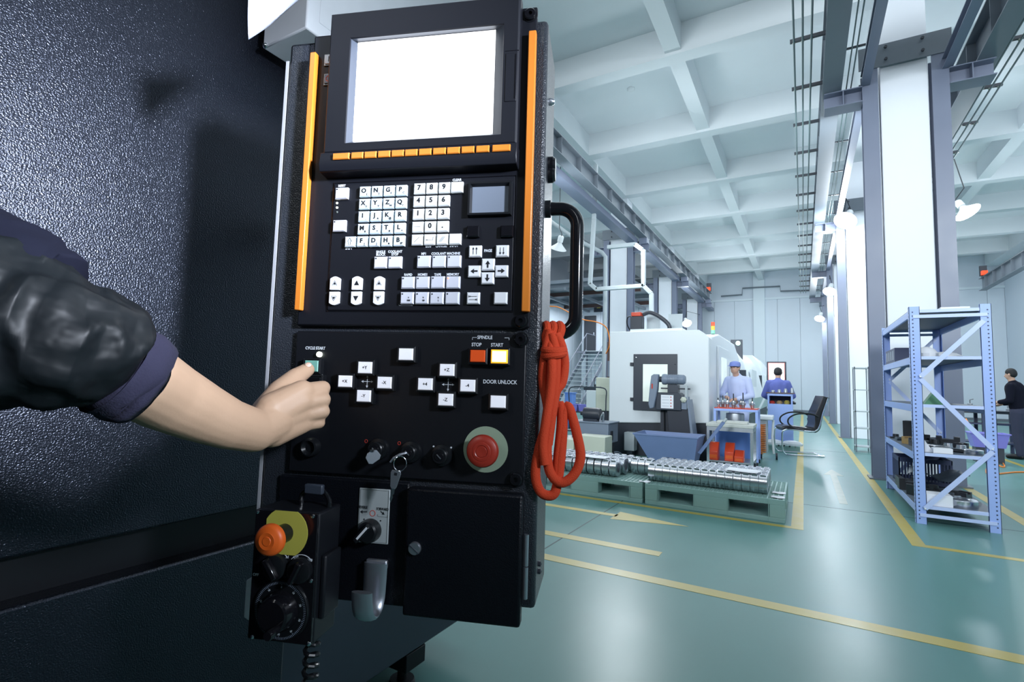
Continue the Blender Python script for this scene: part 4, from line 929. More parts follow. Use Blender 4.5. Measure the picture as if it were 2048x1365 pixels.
# spindle head housing on the roof with motor and hose
MB().box((.12, .9, MH), (1.15, 2.2, MH+.14)).build('roof_hatch', 'mach_white', t, bev=.01)
q = mp(1265, 650, 10.3)
mo = MB().box((q.x-.02, 1.0, MH+.14), (q.x+.22, 1.2, MH+.42)).build('servo_motor', 'mach_black', t, bev=.01)
MB().box((q.x, .99, MH+.42), (q.x+.2, 1.21, MH+.50)).build('motor_cap', 'bin_red', mo, bev=.01)
MB().tube(smoothpath([(q.x+.02, 1.05, MH+.42), (q.x-.07, 1.0, MH+.40), (q.x-.08, 1.0, MH+.25), (q.x+.0, 1.0, MH+.10)], 6), .012, 8).build('motor_cable', 'black_plastic', mo)
MB().tube(smoothpath([(q.x+.2, 1.15, MH+.46), (q.x+.35, 1.15, MH+.50), (q.x+.55, 1.15, MH+.40), (q.x+.72, 1.15, MH+.24), (q.x+.74, 1.15, MH+.10)], 6), .042, 10).build('black_hose', 'mach_black', t)
for x in (.3, .75): MB().box((x, 1.5, MH+.14), (x+.28, 1.52, MH+.5)).build('roof_guard', 'duct_white', t)
# signal tower
q = at(1426, 680, y=10.6)
t2 = thing('signal_tower', 'small red, amber and green signal tower on the white machining centre', 'signal light', (q.x+.0, 10.6, MH+.03))
for k, m_ in enumerate(('lamp_green', 'lamp_amber', 'lamp_red')): MB().lathe([(0, .075), (.035, .075), (.035, 0), (0, 0)], 14, (0, 0, .03+k*.078)).build('signal_lens', m_, t2)
MB().lathe([(0, .03), (.03, .03), (.03, 0), (0, 0)], 14).build('tower_base', 'mach_black', t2)
# chip conveyor in front of the window
q0 = V((-2.2, 8.62, 0))
t = thing('chip_conveyor', 'grey chip conveyor with motor, belt guard and black discharge chute', 'conveyor', q0)
def cv(px, py, y=8.6): return at(px, py, y=y)-q0
a, b = cv(1312, 785), cv(1362, 822); MB().prism([(a.x, b.z), (b.x, b.z), (b.x, a.z-.03), (b.x-.04, a.z), (a.x+.02, a.z), (a.x, a.z-.02)], .30, 'y', -.02).build('gear_housing', 'mach_dark', t, bev=.006)
c = cv(1373, 820); MB().box((b.x, .0, b.z+.02), (c.x, .26, a.z-.06)).build('side_bracket', 'mach_grey', t, bev=.006)
q = cv(1367, 800); MB().lathe([(0, .05), (.02, .05), (.05, .03), (.05, 0)], 6, (q.x, -.0, q.z), 'y').build('chain_wheel', 'cream', t)
a2, b2 = cv(1322, 790), cv(1347, 818); nt_ = MB().box((a2.x, -.026, b2.z), (b2.x, -.0215, a2.z)).build('notice_sheet', 'paper_white', t)
for k in range(4): MB().box((a2.x+.02, -.027, a2.z-.035-k*.05), (b2.x-.07, -.026, a2.z-.031-k*.05)).build('printed_line', 'mach_grey', nt_); MB().box((b2.x-.05, -.027, a2.z-.040-k*.05), (b2.x-.03, -.026, a2.z-.025-k*.05)).build('printed_mark', 'print_red', nt_)
bg = [cv(1309, 749), cv(1318, 749), cv(1316, 780), cv(1309, 816), cv(1301, 818), cv(1298, 808), cv(1301, 775), cv(1304, 752)]
gd = MB().prism([(p.x, p.z) for p in bg], .12, 'y', -.08).build('belt_guard', 'mach_grey', t, bev=.012)
q = cv(1306, 773); MB().box((q.x-.01, -.086, q.z-.04), (q.x+.012, -.08, q.z+.04)).build('warning_label', 'print_red', gd)
q, q1 = cv(1325, 759), cv(1364, 761)
mo = MB().lathe([(0, 0), (.085, 0), (.09, .02), (.09, .06), (.078, .08), (.078, .26), (.082, .27), (.082, .34), (.06, .37), (0, .37)], 20, (q.x-.02, .08, q.z), 'x').build('electric_motor', 'mach_grey', t)
for k in range(7): MB().lathe([(.078, 0), (.086, 0), (.086, .006), (.078, .006)], 20, (q.x+.075+k*.026, .08, q.z), 'x').build('cooling_fin', 'mach_grey', mo)
MB().lathe([(0, 0), (.05, 0), (.05, .05), (0, .05)], 14, (q.x-.08, .08, q.z), 'x').build('pulley', 'mach_black', mo)
a, b = cv(1320, 777), cv(1378, 778); MB().box((a.x, .04, a.z-.012), (b.x, .10, a.z+.012)).build('tension_bar', 'mach_black', t)
a, b = cv(1334, 770), cv(1355, 786); MB().box((a.x, .03, b.z), (b.x, .16, a.z)).build('motor_mount', 'mach_dark', t)
a, b = cv(1369, 775), cv(1374, 818); MB().box((a.x, .02, b.z), (b.x, .06, a.z+.02)).build('side_arm', 'duct_white', t)
p = [cv(1333, 822), cv(1373, 815), cv(1383, 873), cv(1337, 870)]
MB().prism([(v_.x, v_.z) for v_ in p], .34, 'y', .02).build('discharge_chute', 'mach_black', t, bev=.004)
p = [cv(1373, 800), cv(1376, 800), cv(1386, 873), cv(1381, 873)]
MB().prism([(v_.x, v_.z) for v_ in p], .36, 'y', .0).build('chute_flange', 'mach_grey', t)
q = cv(1325, 823); MB().tube([(q.x, .1, q.z), (q.x+.01, .1, q.z-.38)], .008, 6).build('drop_cable', 'black_plastic', t)
MB().box((.10, .14, 0), (.5, .30, .9)).build('support_leg', 'mach_black', t)
# chip bin
t = thing('chip_bin', 'blue-grey steel tipping bin with flared rim and long handle lever', 'bin', (-1.85, 7.85, 0))
def loop4(x0, x1, y0, y1, z_): return [V((x0, y0, z_)), V((x1, y0, z_)), V((x1, y1, z_)), V((x0, y1, z_))]
m = MB(); m.rings([loop4(-.19, .42, .12, .50, .06), loop4(-.44, .50, .0, .62, .50), loop4(-.455, .515, -.012, .632, .505), loop4(-.455, .515, -.012, .632, .525), loop4(-.43, .49, .012, .608, .525), loop4(-.18, .41, .13, .49, .08)], True); m.build('bin_body', 'bin_blue', t, fix=False)
for s in (-.14, .36):
    for yy in (.18, .44): w_ = MB().lathe([(0, .03), (.04, .03), (.045, .015), (.04, 0), (0, 0)], 16, (s, yy, .045), 'x').build('wheel', 'mach_black', t)
a, b = at(1398, 908, y=7.9)-t.location, at(1447, 845, y=8.1)-t.location
MB().bar(a, b, .02, .075, (1, 0, 1)).build('handle_lever', 'bin_blue', t, bev=.004); MB().tube([b, b+(b-a).normalized()*.07], .022, 10).build('lever_grip', 'duct_white', t)
MB().tube([(.05, -.004, .14), (.05, -.014, .20), (.19, -.03, .20), (.19, -.02, .14)], .005, 6).build('front_loop', 'mach_dark', t)
# small white control box on the base, boards and cables on the floor
q = at(1262, 893, y=9.0); t = thing('junction_box', 'small white box at the black machine base beside the tipping bin', 'box', (q.x, 8.98, 0))
MB().box((-.12, 0, .10), (.06, .2, .42)).build('box_body', 'duct_white', t, bev=.006); MB().box((-.08, .03, 0), (.02, .17, .10)).build('box_foot', 'mach_dark', t)
for k, (px, py, r_) in enumerate(((1236, 916, .2), (1225, 921, -.3), (1247, 924, .5))):
    q = at(px, py, z=.0); o = MB().box((-.16, -.05, 0), (.16, .05, .03)).build('wooden_board', 'wood', bev=.003); o.location = (q.x, q.y-.2+k*.15, 0); o.rotation_euler = (0, 0, r_); tag(o, 'short wooden board on the floor at the machine base, %s' % ('farther left one', 'middle one', 'the one nearest the bin')[k], 'board', 'wooden boards at the machine base')
m = thing('floor_cables', 'grey cables running over the floor between cream box and machine', 'cables', (-2.95, 8.5, 0))
for k in range(5): MB().tube(smoothpath([(-.1, .03*k, .012), (.1, .05+.05*k, .012+.02*k), (.25, .1*k-.1, .012), (.45, .05*k, .012)], 6), .010, 6).build('cable', 'mach_grey', m)

# ================================================================ THINGS LEFT OF THE MACHINE
q0 = V((-3.42, 10.0, 0)); t = thing('ivory_tank', 'ivory louvred tank cabinet between the staircase and the white machine', 'tank', q0)
MB().box((-.30, 0, .72), (.02, .5, 1.40)).build('tank_body', 'cream', t, bev=.02); MB().box((-.26, .05, 0), (-.02, .45, .72)).build('tank_stand', 'mach_black', t)
for k in range(12): MB().box((-.20, -.006, .82+k*.045), (.0, .0, .832+k*.045)).build('louvre', 'cream', t)
t = thing('coolant_tank', 'grey coolant tank with dark pump motor, beside the orange-red cord', 'tank', (-3.05, 8.0, 0))
MB().prism([(-.35, .30), (.30, .30), (.30, .62), (-.35, .62)], .5, 'y', 0).build('tank_body', 'mach_grey', t, bev=.01); MB().box((-.37, -.02, .62), (.32, .52, .64)).build('tank_lid', 'mach_grey', t, bev=.004)
MB().box((-.3, .04, 0), (.25, .46, .30)).build('tank_base', 'mach_black', t)
mo = MB().lathe([(0, 0), (.07, 0), (.105, .02), (.105, .26), (.09, .30), (0, .30)], 20, (-.2, .18, .76), 'x').build('pump_motor', 'mach_black', t)
MB().lathe([(0, .0), (.035, 0), (.035, -.05), (0, -.05)], 12, (-.2, .18, .76), 'x').build('motor_shaft', 'part_dark', mo)
MB().box((-.18, .10, .64), (.06, .26, .68)).build('motor_foot', 'mach_dark', mo)
MB().tube(smoothpath([(.10, .15, .64), (.12, .15, .74), (.16, .15, .78), (.16, .15, .64)], 5), .02, 8).build('pump_pipe', 'steel', t)
MB().box((.301, .1, .35), (.315, .2, .5)).build('tank_socket', 'mach_black', t)
t = thing('cream_box', 'cream metal box with chipped edges in front of the coolant tank', 'box', (-2.86, 7.5, 0))
MB().box((-.24, 0, .10), (.23, .35, .46)).build('box_body', 'cream', t, bev=.012); MB().box((-.22, .02, 0), (.21, .33, .10)).build('box_plinth', 'mach_dark', t)
t = thing('cream_box', 'smaller cream box left of the chipped cream box, behind the cord loop', 'box', (-3.3, 7.55, 0))
MB().box((-.18, 0, 0), (.14, .3, .38)).build('box_body', 'cream', t, bev=.012); MB().lathe([(0, .05), (.035, .05), (.035, 0), (0, 0)], 12, (.03, .1, .38)).build('filler_cap', 'enamel', t)
# bench vice on post, blue stand, purple baskets, wire cart
q = at(1180, 775, y=12.5); t = thing('bench_vice', 'dark bench vice on a white stand under the stairs', 'vice', (q.x, 12.5, 0))
MB().box((-.1, 0, 0), (.3, .3, q.z-.08)).build('vice_stand', 'mach_white', t, bev=.01); MB().box((-.20, .05, q.z-.08), (.18, .2, q.z)).build('vice_body', 'mach_dark', t, bev=.01); MB().box((.08, .05, q.z), (.16, .2, q.z+.08)).build('vice_jaw', 'mach_dark', t, bev=.01); MB().tube([(-.28, .12, q.z-.03), (-.20, .12, q.z-.03)], .02, 8).build('vice_screw', 'steel_dull', t); MB().tube([(-.27, .12, q.z-.09), (-.27, .12, q.z+.05)], .008, 6).build('vice_handle', 'mach_dark', t)
MB().tube(smoothpath([(.1, .1, q.z), (.08, .1, q.z+.2), (.13, .1, q.z+.28), (.18, .1, q.z+.18), (.17, .1, q.z+.02)], 5), .010, 6).build('hose_loop', 'mach_black', t)
q = at(1137, 805, y=13.5); t = thing('blue_stand', 'bright blue metal stand left of the purple baskets', 'stand', (q.x, 13.5, 0))
MB().box((-.12, 0, 0), (.10, .3, q.z+.25)).build('stand_body', 'blue_paint', t, bev=.01); MB().box((-.14, -.02, q.z+.25), (.12, .32, q.z+.28)).build('stand_top', 'blue_paint', t)
q = at(1155, 816, y=12.8); t = thing('basket_table', 'low dark table under the purple baskets', 'table', (q.x, 12.8, 0)); zt = q.z-.10
MB().box((-.45, 0, zt-.03), (.35, .5, zt)).build('table_top', 'mach_dark', t)
for sx in (-.42, .32):
    for sy in (.03, .47): MB().box((sx-.02, sy-.02, 0), (sx+.02, sy+.02, zt-.03)).build('leg', 'mach_dark', t)
for k in range(2):
    b = thing('plastic_basket', 'purple plastic basket on the low table by the stairs, %s one' % ('left', 'right')[k], 'basket', (q.x-.2+k*.34, 13.0, zt), group='purple baskets')
    m = MB(); m.rings([loop4(-.13, .13, -.1, .1, 0), loop4(-.155, .155, -.12, .12, .17), loop4(-.165, .165, -.13, .13, .175), loop4(-.165, .165, -.13, .13, .185), loop4(-.14, .14, -.11, .11, .185), loop4(-.12, .12, -.09, .09, .01)]); m.build('basket_body', 'purple', b, fix=False)
t = thing('wire_cart', 'thin grey wire frame cart in front of the purple baskets', 'cart', (-3.55, 9.3, 0)); 
for x in (-.45, .3): MB().tube(smoothpath([(x+(.1 if x < 0 else 0), 0, 0), (x, 0, .9), (x, 0, 1.15), (x+(.12 if x < 0 else -.12), 0, 1.2)], 5), .012, 6).build('frame_post', 'mach_dark', t)
MB().tube([(-.35, 0, 1.2), (.2, 0, 1.2)], .012, 6).build('frame_bar', 'mach_dark', t); MB().box((-.45, -.2, .35), (.3, .2, .37)).build('cart_shelf', 'mach_dark', t)
# brown valve cabinet with hoses left of the machine
t = thing('valve_panel', 'brown hydraulic valve panel with small gauge beside the white machine', 'panel', (-3.45, 10.2, 0))
a, b = at(1208, 684, y=10.2), at(1218, 760, y=10.2)
MB().box((-.10, 0, 1.35), (.08, .1, a.z)).build('panel_body', 'brown_steel', t, bev=.004); MB().box((-.08, -.03, 1.42), (.06, 0, 1.75)).build('gauge_box', 'mach_grey', t, bev=.004); MB().box((-.0, -.036, 1.66), (.04, -.03, 1.70)).build('indicator', 'led_red', t); MB().box((-.04, 0, 0), (.0, .06, 1.35)).build('panel_post', 'mach_dark', t)
# orange cord crossing high
o = MB().tube(smoothpath([at(1060, 612, y=9.5), at(1100, 613, y=9.6), at(1120, 616, y=9.7), at(1150, 632, y=9.9), at(1168, 640, y=10.0), at(1195, 645, y=10.0), at(1212, 655, y=10.05), at(1218, 672, y=10.1), at(1219, 690, y=10.12), at(1212, 708, y=10.21)], 6), .012, 6).build('air_hose', 'orange_hose'); tag(o, 'orange air hose sagging across to the brown valve panel', 'hose')

# ================================================================ TABLE, TOOL CART, BENCHES
q0 = V((-.98, 8.4, 0)); t = thing('work_table', 'stainless table with worn stone top, lower shelf and castors', 'table', q0)
MB().box((-.34, -.0, .66), (.33, .6, .71)).build('table_top', 'stone_top', t, bev=.008); MB().box((-.33, .01, .60), (.32, .59, .66)).build('apron', 'steel_dull', t)
for sx in (-.31, .30):
    for sy in (.03, .55):
        l_ = MB().box((sx-.02, sy-.02, .1), (sx+.02, sy+.02, .6)).build('leg', 'steel', t); MB().lathe([(0, .03), (.045, .03), (.045, 0), (0, 0)], 14, (sx-.015, sy, .046), 'x').build('castor', 'mach_black', l_)
MB().box((-.31, .02, .13), (.31, .56, .15)).build('lower_shelf', 'steel_dull', t)
simple('wood_block', MB().box((-1.18, 8.5, .71), (-.74, 8.72, .75)), 'stone_top', 'pale slab lying on the stainless table', 'slab', .008)
q0 = V((-.98, 9.25, 0)); t = thing('tool_cart', 'blue tool cart with red top holding cutter holders', 'cart', q0)
for sx in (-.33, .31):
    for sy in (.0, .45): MB().box((sx-.02, sy, .06), (sx+.02, sy+.04, .91)).build('post', 'rack_blue', t)
MB().box((-.35, -.005, .87), (.33, .50, .91)).build('top_frame', 'rack_blue', t, bev=.004); MB().box((-.34, .01, .91), (.32, .48, .925)).build('red_tray', 'bin_red', t); MB().box((-.33, .0, .10), (.31, .48, .12)).build('bottom_shelf', 'blue_paint', t); MB().box((-.31, .01, .12), (.27, .03, .60)).build('blue_panel', 'blue_paint', t); MB().box((-.31, .03, .60), (.29, .46, .62)).build('middle_shelf', 'mach_dark', t)
for sx in (-.33, .31):
    for sy in (.02, .47): MB().lathe([(0, .025), (.035, .025), (.035, 0), (0, 0)], 12, (sx-.012, sy, .036), 'x').build('castor', 'mach_black', t)
for k, (x, y, hgt, dk) in enumerate(((-.29, .1, .16, 0), (-.24, .3, .20, 1), (-.15, .15, .17, 0), (-.05, .12, .24, 1), (.06, .2, .15, 0), (.10, .1, .26, 1), (.24, .12, .18, 0))):
    h = thing('tool_holder', 'steel cutter holder standing on the red cart top, %s from the left' % ('first', 'second', 'third', 'fourth', 'fifth', 'sixth', 'seventh')[k], 'tool holder', q0+V((x, y, .925)), group='cutter holders on the cart')
    MB().lathe([(0, 0), (.022, 0), (.032, .05), (.045, .055), (.045, .068), (.038, .07), (.038, .078), (.045, .08), (.045, .09), (.028, .095), (.024, .12), (0, .12)], 16).build('holder_body', 'steel' if not dk else 'steel_dull', h); MB().lathe([(0, hgt-.12), (.008, hgt-.12), (.010, 0), (0, 0)], 10, (0, 0, .12)).build('cutter', 'part_dark', h)
simple('drum', MB().lathe([(0, 0), (.14, 0), (.145, .02), (.145, .19), (.14, .21), (0, .21)], 24, (-1.02, 9.5, .62)), 'steel_dull', 'grey round drum on the middle shelf of the blue cart', 'drum')
for k, (x, y, z_, hh) in enumerate(((-1.22, 8.55, .15, .26), (-1.0, 8.6, .15, .26), (-.86, 8.55, .15, .16))):
    b = thing('parts_bin', 'red plastic parts bin on the table shelf, %s one' % ('left', 'middle tall', 'right low')[k], 'bin', (x, y, z_), group='red parts bins')
    MB().prism([(-.12, 0), (.10, 0), (.10, hh), (.02, hh), (-.12, hh*.5)], .13, 'x', -.065).build('bin_body', 'bin_red', b, bev=.006); MB().box((-.05, -.126, hh*.12), (.05, -.119, hh*.32)).build('label_holder', 'pend_orange', b)
# pillar stool / small white column with orange coil hose between the carts
t = thing('tool_trolley', 'narrow white trolley with coiled orange air hose right of the tool cart', 'trolley', (-.60, 10.3, 0))
MB().box((-.12, 0, .12), (.02, .3, .70)).build('trolley_body', 'duct_white', t, bev=.01); MB().box((-.14, -.05, .70), (.12, .4, .78)).build('trolley_top', 'enamel', t, bev=.02)
MB().tube([(.12, .1, .7), (.10, .1, .4), (.12, .1, .1)], .02, 8).build('white_pipe', 'enamel', t)
MB().tube([(-.05+.05*math.cos(k*.8), -.04+.03*math.sin(k*.8), .62-.0042*k) for k in range(125)], .007, 6).build('coiled_hose', 'orange_hose', t)
for sx in (-.1, .15): MB().lathe([(0, .03), (.06, .03), (.06, 0), (0, 0)], 12, (sx, .1, .06), 'x').build('castor', 'mach_black', t)
# second and third machines
for k, (y0, y1, h_, lab_) in enumerate(((15.0, 19.5, 2.32, 'second white machine with slanted front behind the pale-coated worker'), (21.0, 25.5, 2.5, 'farthest white machine beyond the worker in blue'))):
    t = thing('machining_centre', lab_, 'machine', (MX0+.1, y0, 0))
    MB().prism([(0, .5), (W_-.1, .5), (W_+.12, 1.0), (W_-.1, h_-.35), (W_-.35, h_), (0, h_)], y1-y0, 'y', 0).build('machine_body', 'mach_white', t, bev=.02); MB().box((.02, .02, 0), (W_-.14, y1-y0-.02, .5)).build('black_base', 'mach_black', t)
    MB().box((W_-.25, -.02, 1.15), (W_-.04, .02, 1.75)).build('side_window', 'mach_dark', t, bev=.004)
    MB().box((W_+.0, .6, .9), (W_+.05, 2.2, 1.8)).build('sliding_door', 'mach_white', t, bev=.01); MB().box((.3, .5, h_), (1.0, 2.0, h_+.12)).build('roof_box', 'duct_white', t, bev=.01)
q = at(1478, 688, y=15.2); t = thing('signal_lamp_box', 'dark box with lit green lamp on top of the second machine', 'signal light', (q.x, 15.25, 2.0))
MB().box((-.22, 0, 0), (.08, .1, q.z-2.0+.12)).build('box_body', 'mach_dark', t, bev=.006); MB().lathe([(0, .03), (.05, .025), (.06, 0)], 16, (-.03, 0, q.z-2.0+.02), 'y').build('green_lamp', 'green_lit', t)
# control stand with lit monitor, worker's blue cabinet
a, b = at(1537, 727, y=13.8), at(1569, 757, y=13.8)
t = thing('machine_monitor', 'control stand with glowing white monitor in front of the worker in blue', 'monitor', ((a.x+b.x)/2, 13.8, 0)); mw = (b.x-a.x)/2
MB().box((-mw-.04, 0, b.z-.10), (mw+.04, .10, a.z+.04)).build('monitor_case', 'mach_dark', t, bev=.01); MB().box((-mw-.012, -.004, b.z-.05), (mw+.012, .0, a.z+.012)).build('red_border', 'print_red', t); MB().box((-mw, -.008, b.z-.04), (mw, -.003, a.z)).build('screen', 'screen', t, label='lit white screen'); MB().box((-mw+.05, .02, 0), (mw-.05, .4, b.z-.10)).build('console_stand', 'mach_white', t, bev=.02)
a, b = at(1535, 787, y=12.2), at(1585, 787, y=12.2)
t = thing('tool_cabinet', 'blue tool cabinet with open top compartment behind the office chair', 'cabinet', (a.x, 12.2, 0)); w_ = b.x-a.x; zt = a.z
MB().box((0, 0, .12), (w_, .5, zt-.22)).build('cabinet_body', 'rack_blue', t, bev=.006); MB().box((0, 0, zt-.05), (w_, .5, zt)).build('cabinet_top', 'rack_blue', t, bev=.004); MB().box((-.03, -.02, zt), (w_+.04, .52, zt+.02)).build('top_mat', 'brown_steel', t)
for x in (0, w_-.03): MB().box((x, 0, zt-.22), (x+.03, .5, zt-.05)).build('side_panel', 'rack_blue', t)
MB().box((.03, .47, zt-.22), (w_-.03, .5, zt-.05)).build('back_panel', 'mach_dark', t); MB().box((.03, .03, 0), (w_-.03, .47, .12)).build('plinth', 'mach_black', t)
for k, (x, m_, hh) in enumerate(((.08, 'print_red', .06), (.22, 'wood', .07), (.36, 'line_paint', .08), (.47, 'part_dark', .07))): simple('hand_tool', MB().lathe([(0, 0), (.05, 0), (.06, hh*.5), (.03, hh), (0, hh)], 10, (a.x+x, 12.35, zt-.22)), m_, 'small tool in the open compartment of the blue cabinet, %s from the left' % ('first', 'second', 'third', 'fourth')[k], 'tool', group='tools in the blue cabinet')
for k in range(4): simple('machined_part', MB().lathe([(0, 0), (.035, 0), (.035, .03+.01*k), (.02, .05+.02*k), (0, .05+.02*k)], 12, (a.x+.1+.12*k, 12.3, zt+.02)), 'steel_dull', 'small steel part on top of the blue cabinet, %s from the left' % NTH[k], 'part', group='parts on the blue cabinet')
t = thing('pallet', 'small dark green pallet with white bags under the office chair', 'pallet', (-.45, 11.95, 0)); 
for k in range(7): MB().box((-.30+k*.1, 0, .08), (-.23+k*.1, .5, .11)).build('slat', 'pallet_green', t)
for y in (.02, .23, .44): MB().box((-.30, y, 0), (.37, y+.06, .08)).build('bearer', 'pallet_green', t)
for k in range(2): simple('cloth_bundle', MB().rings([[V((.16*s*math.cos(a*.5236)*(1+.2*math.sin(a*2.3+k)), .10*s*math.sin(a*.5236), z_)) for a in range(12)] for s, z_ in ((1, 0), (1.05, .04), (.8, .08), (.3, .10))]), 'paper_white', 'white cloth bundle on the small green pallet, %s one' % ('left', 'right')[k], 'cloth', group='white cloth bundles').location = (-.55+.33*k, 12.1, .11)
# office chair, cantilever frame, facing left
q0 = V((.02, 11.25, 0)); t = thing('office_chair', 'black leather office chair with chrome cantilever frame and loop armrests', 'chair', q0, R(17)); t.scale = (1.12, 1.05, 1.05)
SW = .50
def chy(y): return y*SW
for s in (0, 1):
    y = chy(s); pts = [(.28, y, .02), (-.24, y, .02), (-.33, y, .05), (-.36, y, .14), (-.36, y, .40), (-.33, y, .455), (-.24, y, .475), (.05, y, .455), (.16, y, .47), (.22, y, .56), (.28, y, .80), (.36, y, 1.06)]
    MB().tube(smoothpath(pts, 6), .013, 10).build('chrome_frame', 'chrome', t)
    MB().tube(smoothpath([(.20, y, .72), (.08, y, .77), (-.12, y, .76), (-.25, y, .68), (-.26, y, .58), (-.16, y, .50), (-.02, y, .475)], 6), .017, 10, flat=.7).build('armrest', 'leather', t)
MB().tube([(.28, 0, .02), (.28, SW, .02)], .013, 10).build('frame_crossbar', 'chrome', t)
sp_ = smoothpath([(-.34, 0, .47), (-.28, 0, .50), (-.1, 0, .49), (.10, 0, .47), (.18, 0, .50), (.215, 0, .60), (.22, 0, .74), (.28, 0, .90), (.345, 0, 1.08)], 5)
def slab(path, y0, y1, th):
    m = MB(); ls = []
    for i, p in enumerate(path):
        t_ = (path[min(i+1, len(path)-1)]-path[max(i-1, 0)]).normalized(); n_ = V((-t_.z, 0, t_.x))
        ls.append([V((p.x, y0+.02, p.z))-n_*th/2, V((p.x, y1-.02, p.z))-n_*th/2, V((p.x, y1, p.z)), V((p.x, y1-.02, p.z))+n_*th/2, V((p.x, y0+.02, p.z))+n_*th/2, V((p.x, y0, p.z))])
    return m.rings(ls)
slab(sp_[:18], .03, SW-.03, .075).build('seat', 'leather', t, ang=60); slab(sp_[17:], .03, SW-.03, .10).build('backrest', 'leather', t, ang=60)
simple('waste_bin', MB().lathe([(0, 0), (.12, 0), (.16, .28), (.17, .3), (.15, .3), (.11, .02), (0, .02)], 20, (.25, 20.2, 0)), 'mach_black', 'small black bin on the floor behind the office chair', 'bin')

# ================================================================ BLUE RACK
Q = V((.93, 6.36, 0)); t = RK = thing('storage_rack', 'light blue perforated steel rack with five shelves in front of the large column', 'rack', Q)
RW, RD, RH = .62, 2.05, 2.12
LV = (2.085, 1.62, 1.15, .68, .175)
def post(x, y, flip):
    m = MB(); s = -1 if flip else 1; fy = 1 if y < 1 else -1
    m.box((x, y, 0), (x+s*.085, y+fy*.004, RH)); m.box((x, y, 0), (x+s*.004, y+fy*.06, RH)); m.box((x+s*.081, y, 0), (x+s*.085, y+fy*.02, RH))
    p = m.build('post', 'rack_blue', t); h = MB(); z_ = .05
    while z_ < RH-.03:
        h.lathe([(0, .0008), (.0075, .0008), (.0075, 0)], 6, (x+s*.028, y-(.0 if fy > 0 else -.0), z_), 'y')
        h.box((x-s*.0008, y+fy*.02, z_-.012), (x, y+fy*.032, z_+.0)); z_ += .038
    stuff(h.build('perforations', 'crate_navy', p, fix=False))
for x, fl_ in ((0, False), (RW, True)):
    for y in (0, RD): post(x, y, fl_)
for i, z_ in enumerate(LV):
    s = MB().box((.006, .004, z_-.004), (RW-.006, RD-.004, z_)).build('shelf', 'shelf_deck', t)
    for x in (.004, RW-.024): MB().box((x, .062, z_-.075), (x+.02, RD-.062, z_-.004)).build('side_beam', 'rack_blue', s, bev=.003)
    for y in (.0, RD-.02): MB().box((.085, y-.002, z_-.028), (RW-.085, y+.022, z_+.002)).build('end_lip', 'rack_light', s)
for y in (-.004, RD): 
    MB().box((.03, y-.006, LV[0]-.082), (RW-.03, y+.004, LV[0]-.05)).build('end_brace', 'rack_light', t); MB().box((.03, y-.006, .07), (RW-.03, y+.004, .102)).build('end_brace', 'rack_light', t)
    for (a, b) in (((RW-.06, 1.96), (.07, 1.42)), ((.07, 1.40), (RW-.04, .76)), ((RW-.04, .74), (.07, .15))):
        b_ = MB().bar((a[0], y-.010, a[1]), (b[0], y-.010, b[1]), .008, .042, (0, 0, 1)).build('diagonal_brace', 'rack_light', t)
        MB().lathe([(0, .006), (.008, .005), (.009, 0)], 10, (b[0], y-.014, b[1]), 'y').build('bolt', 'enamel', b_)
def onr(x, y, lv, **k): return Q+V((x, y, LV[lv]))
# things on the rack
o = simple('cardboard_box', MB().box((0, 0, 0), (.24, .2, .085)), 'paper_white', 'small white box lying on top of the blue rack', 'box', .004); o.location = onr(.34, .5, 0)
bx = thing('picture_box', 'dark printed carton with glassware pictures on the second shelf', 'box', onr(.02, 1.15, 1))
MB().box((0, 0, 0), (.30, .75, .17)).build('carton', 'crate_navy', bx, bev=.004)
for k in range(4): MB().box((-.002, .06+k*.17, .03), (0, .19+k*.17, .14)).build('printed_picture', 'steel_blue', bx)
for k, (x, y, w_, d_, h_) in enumerate(((.10, .35, .16, .3, .12), (.28, .55, .25, .3, .08))): o = simple('plastic_bag', MB().rings([[V((w_*s*math.cos(a*.5236)*.6, d_*s*math.sin(a*.5236)*.6, z_)) for a in range(12)] for s, z_ in ((1, 0), (1.05, h_*.4), (.7, h_*.8), (.2, h_))]), 'paper_white', 'crumpled white bag on the second shelf, %s one' % ('left', 'right')[k], 'bag', group='white bags on the second shelf'); o.location = onr(x+.08, y, 1)
o = simple('folded_card', MB().prism([(-.085, 0), (.085, 0), (.003, .125), (-.003, .125)], .13, 'y', 0), 'green_card', 'green folded card standing like a tent on the middle shelf', 'card'); o.location = onr(.19, .08, 2)
def part(kind, x, y, lv, s, label, m_='part_dark', rz=0, group=None):
    m = MB(); s *= 1.25
    if kind == 'ring': m.rings([[V((r_*s*math.cos(a*.2618), r_*s*math.sin(a*.2618), z_*s)) for a in range(24)] for r_, z_ in ((1, 0), (1.02, .06), (1.02, .5), (.98, .56), (.62, .56), (.58, .5), (.58, .02), (1, 0))], False)
    elif kind == 'block': m.prism([(-s, 0), (s, 0), (s, s*1.1), (s*.5, s*1.1), (s*.5, s*.8), (-s*.5, s*.8), (-s*.5, s*1.1), (-s, s*1.1)], s*1.3, 'y', -s*.65)
    elif kind == 'tall': m.box((-s*.5, -s*.4, 0), (s*.5, s*.4, s*2.0)); m.box((-s*.55, -s*.45, 0), (s*.55, s*.45, s*.2))
    elif kind == 'flange': m.lathe([(0, 0), (s, 0), (s, s*.28), (s*.55, s*.32), (s*.5, s*.85), (0, s*.85)], 22)
    elif kind == 'rod': m.tube([(-s, 0, s*.28), (s, 0, s*.28)], s*.28, 12)
    o = m.build('machined_part', m_, bev=.002 if kind in ('block', 'tall') else 0); o.location = onr(x, y, lv); o.rotation_euler = (0, 0, rz); return tag(o, label, 'machine part', group)
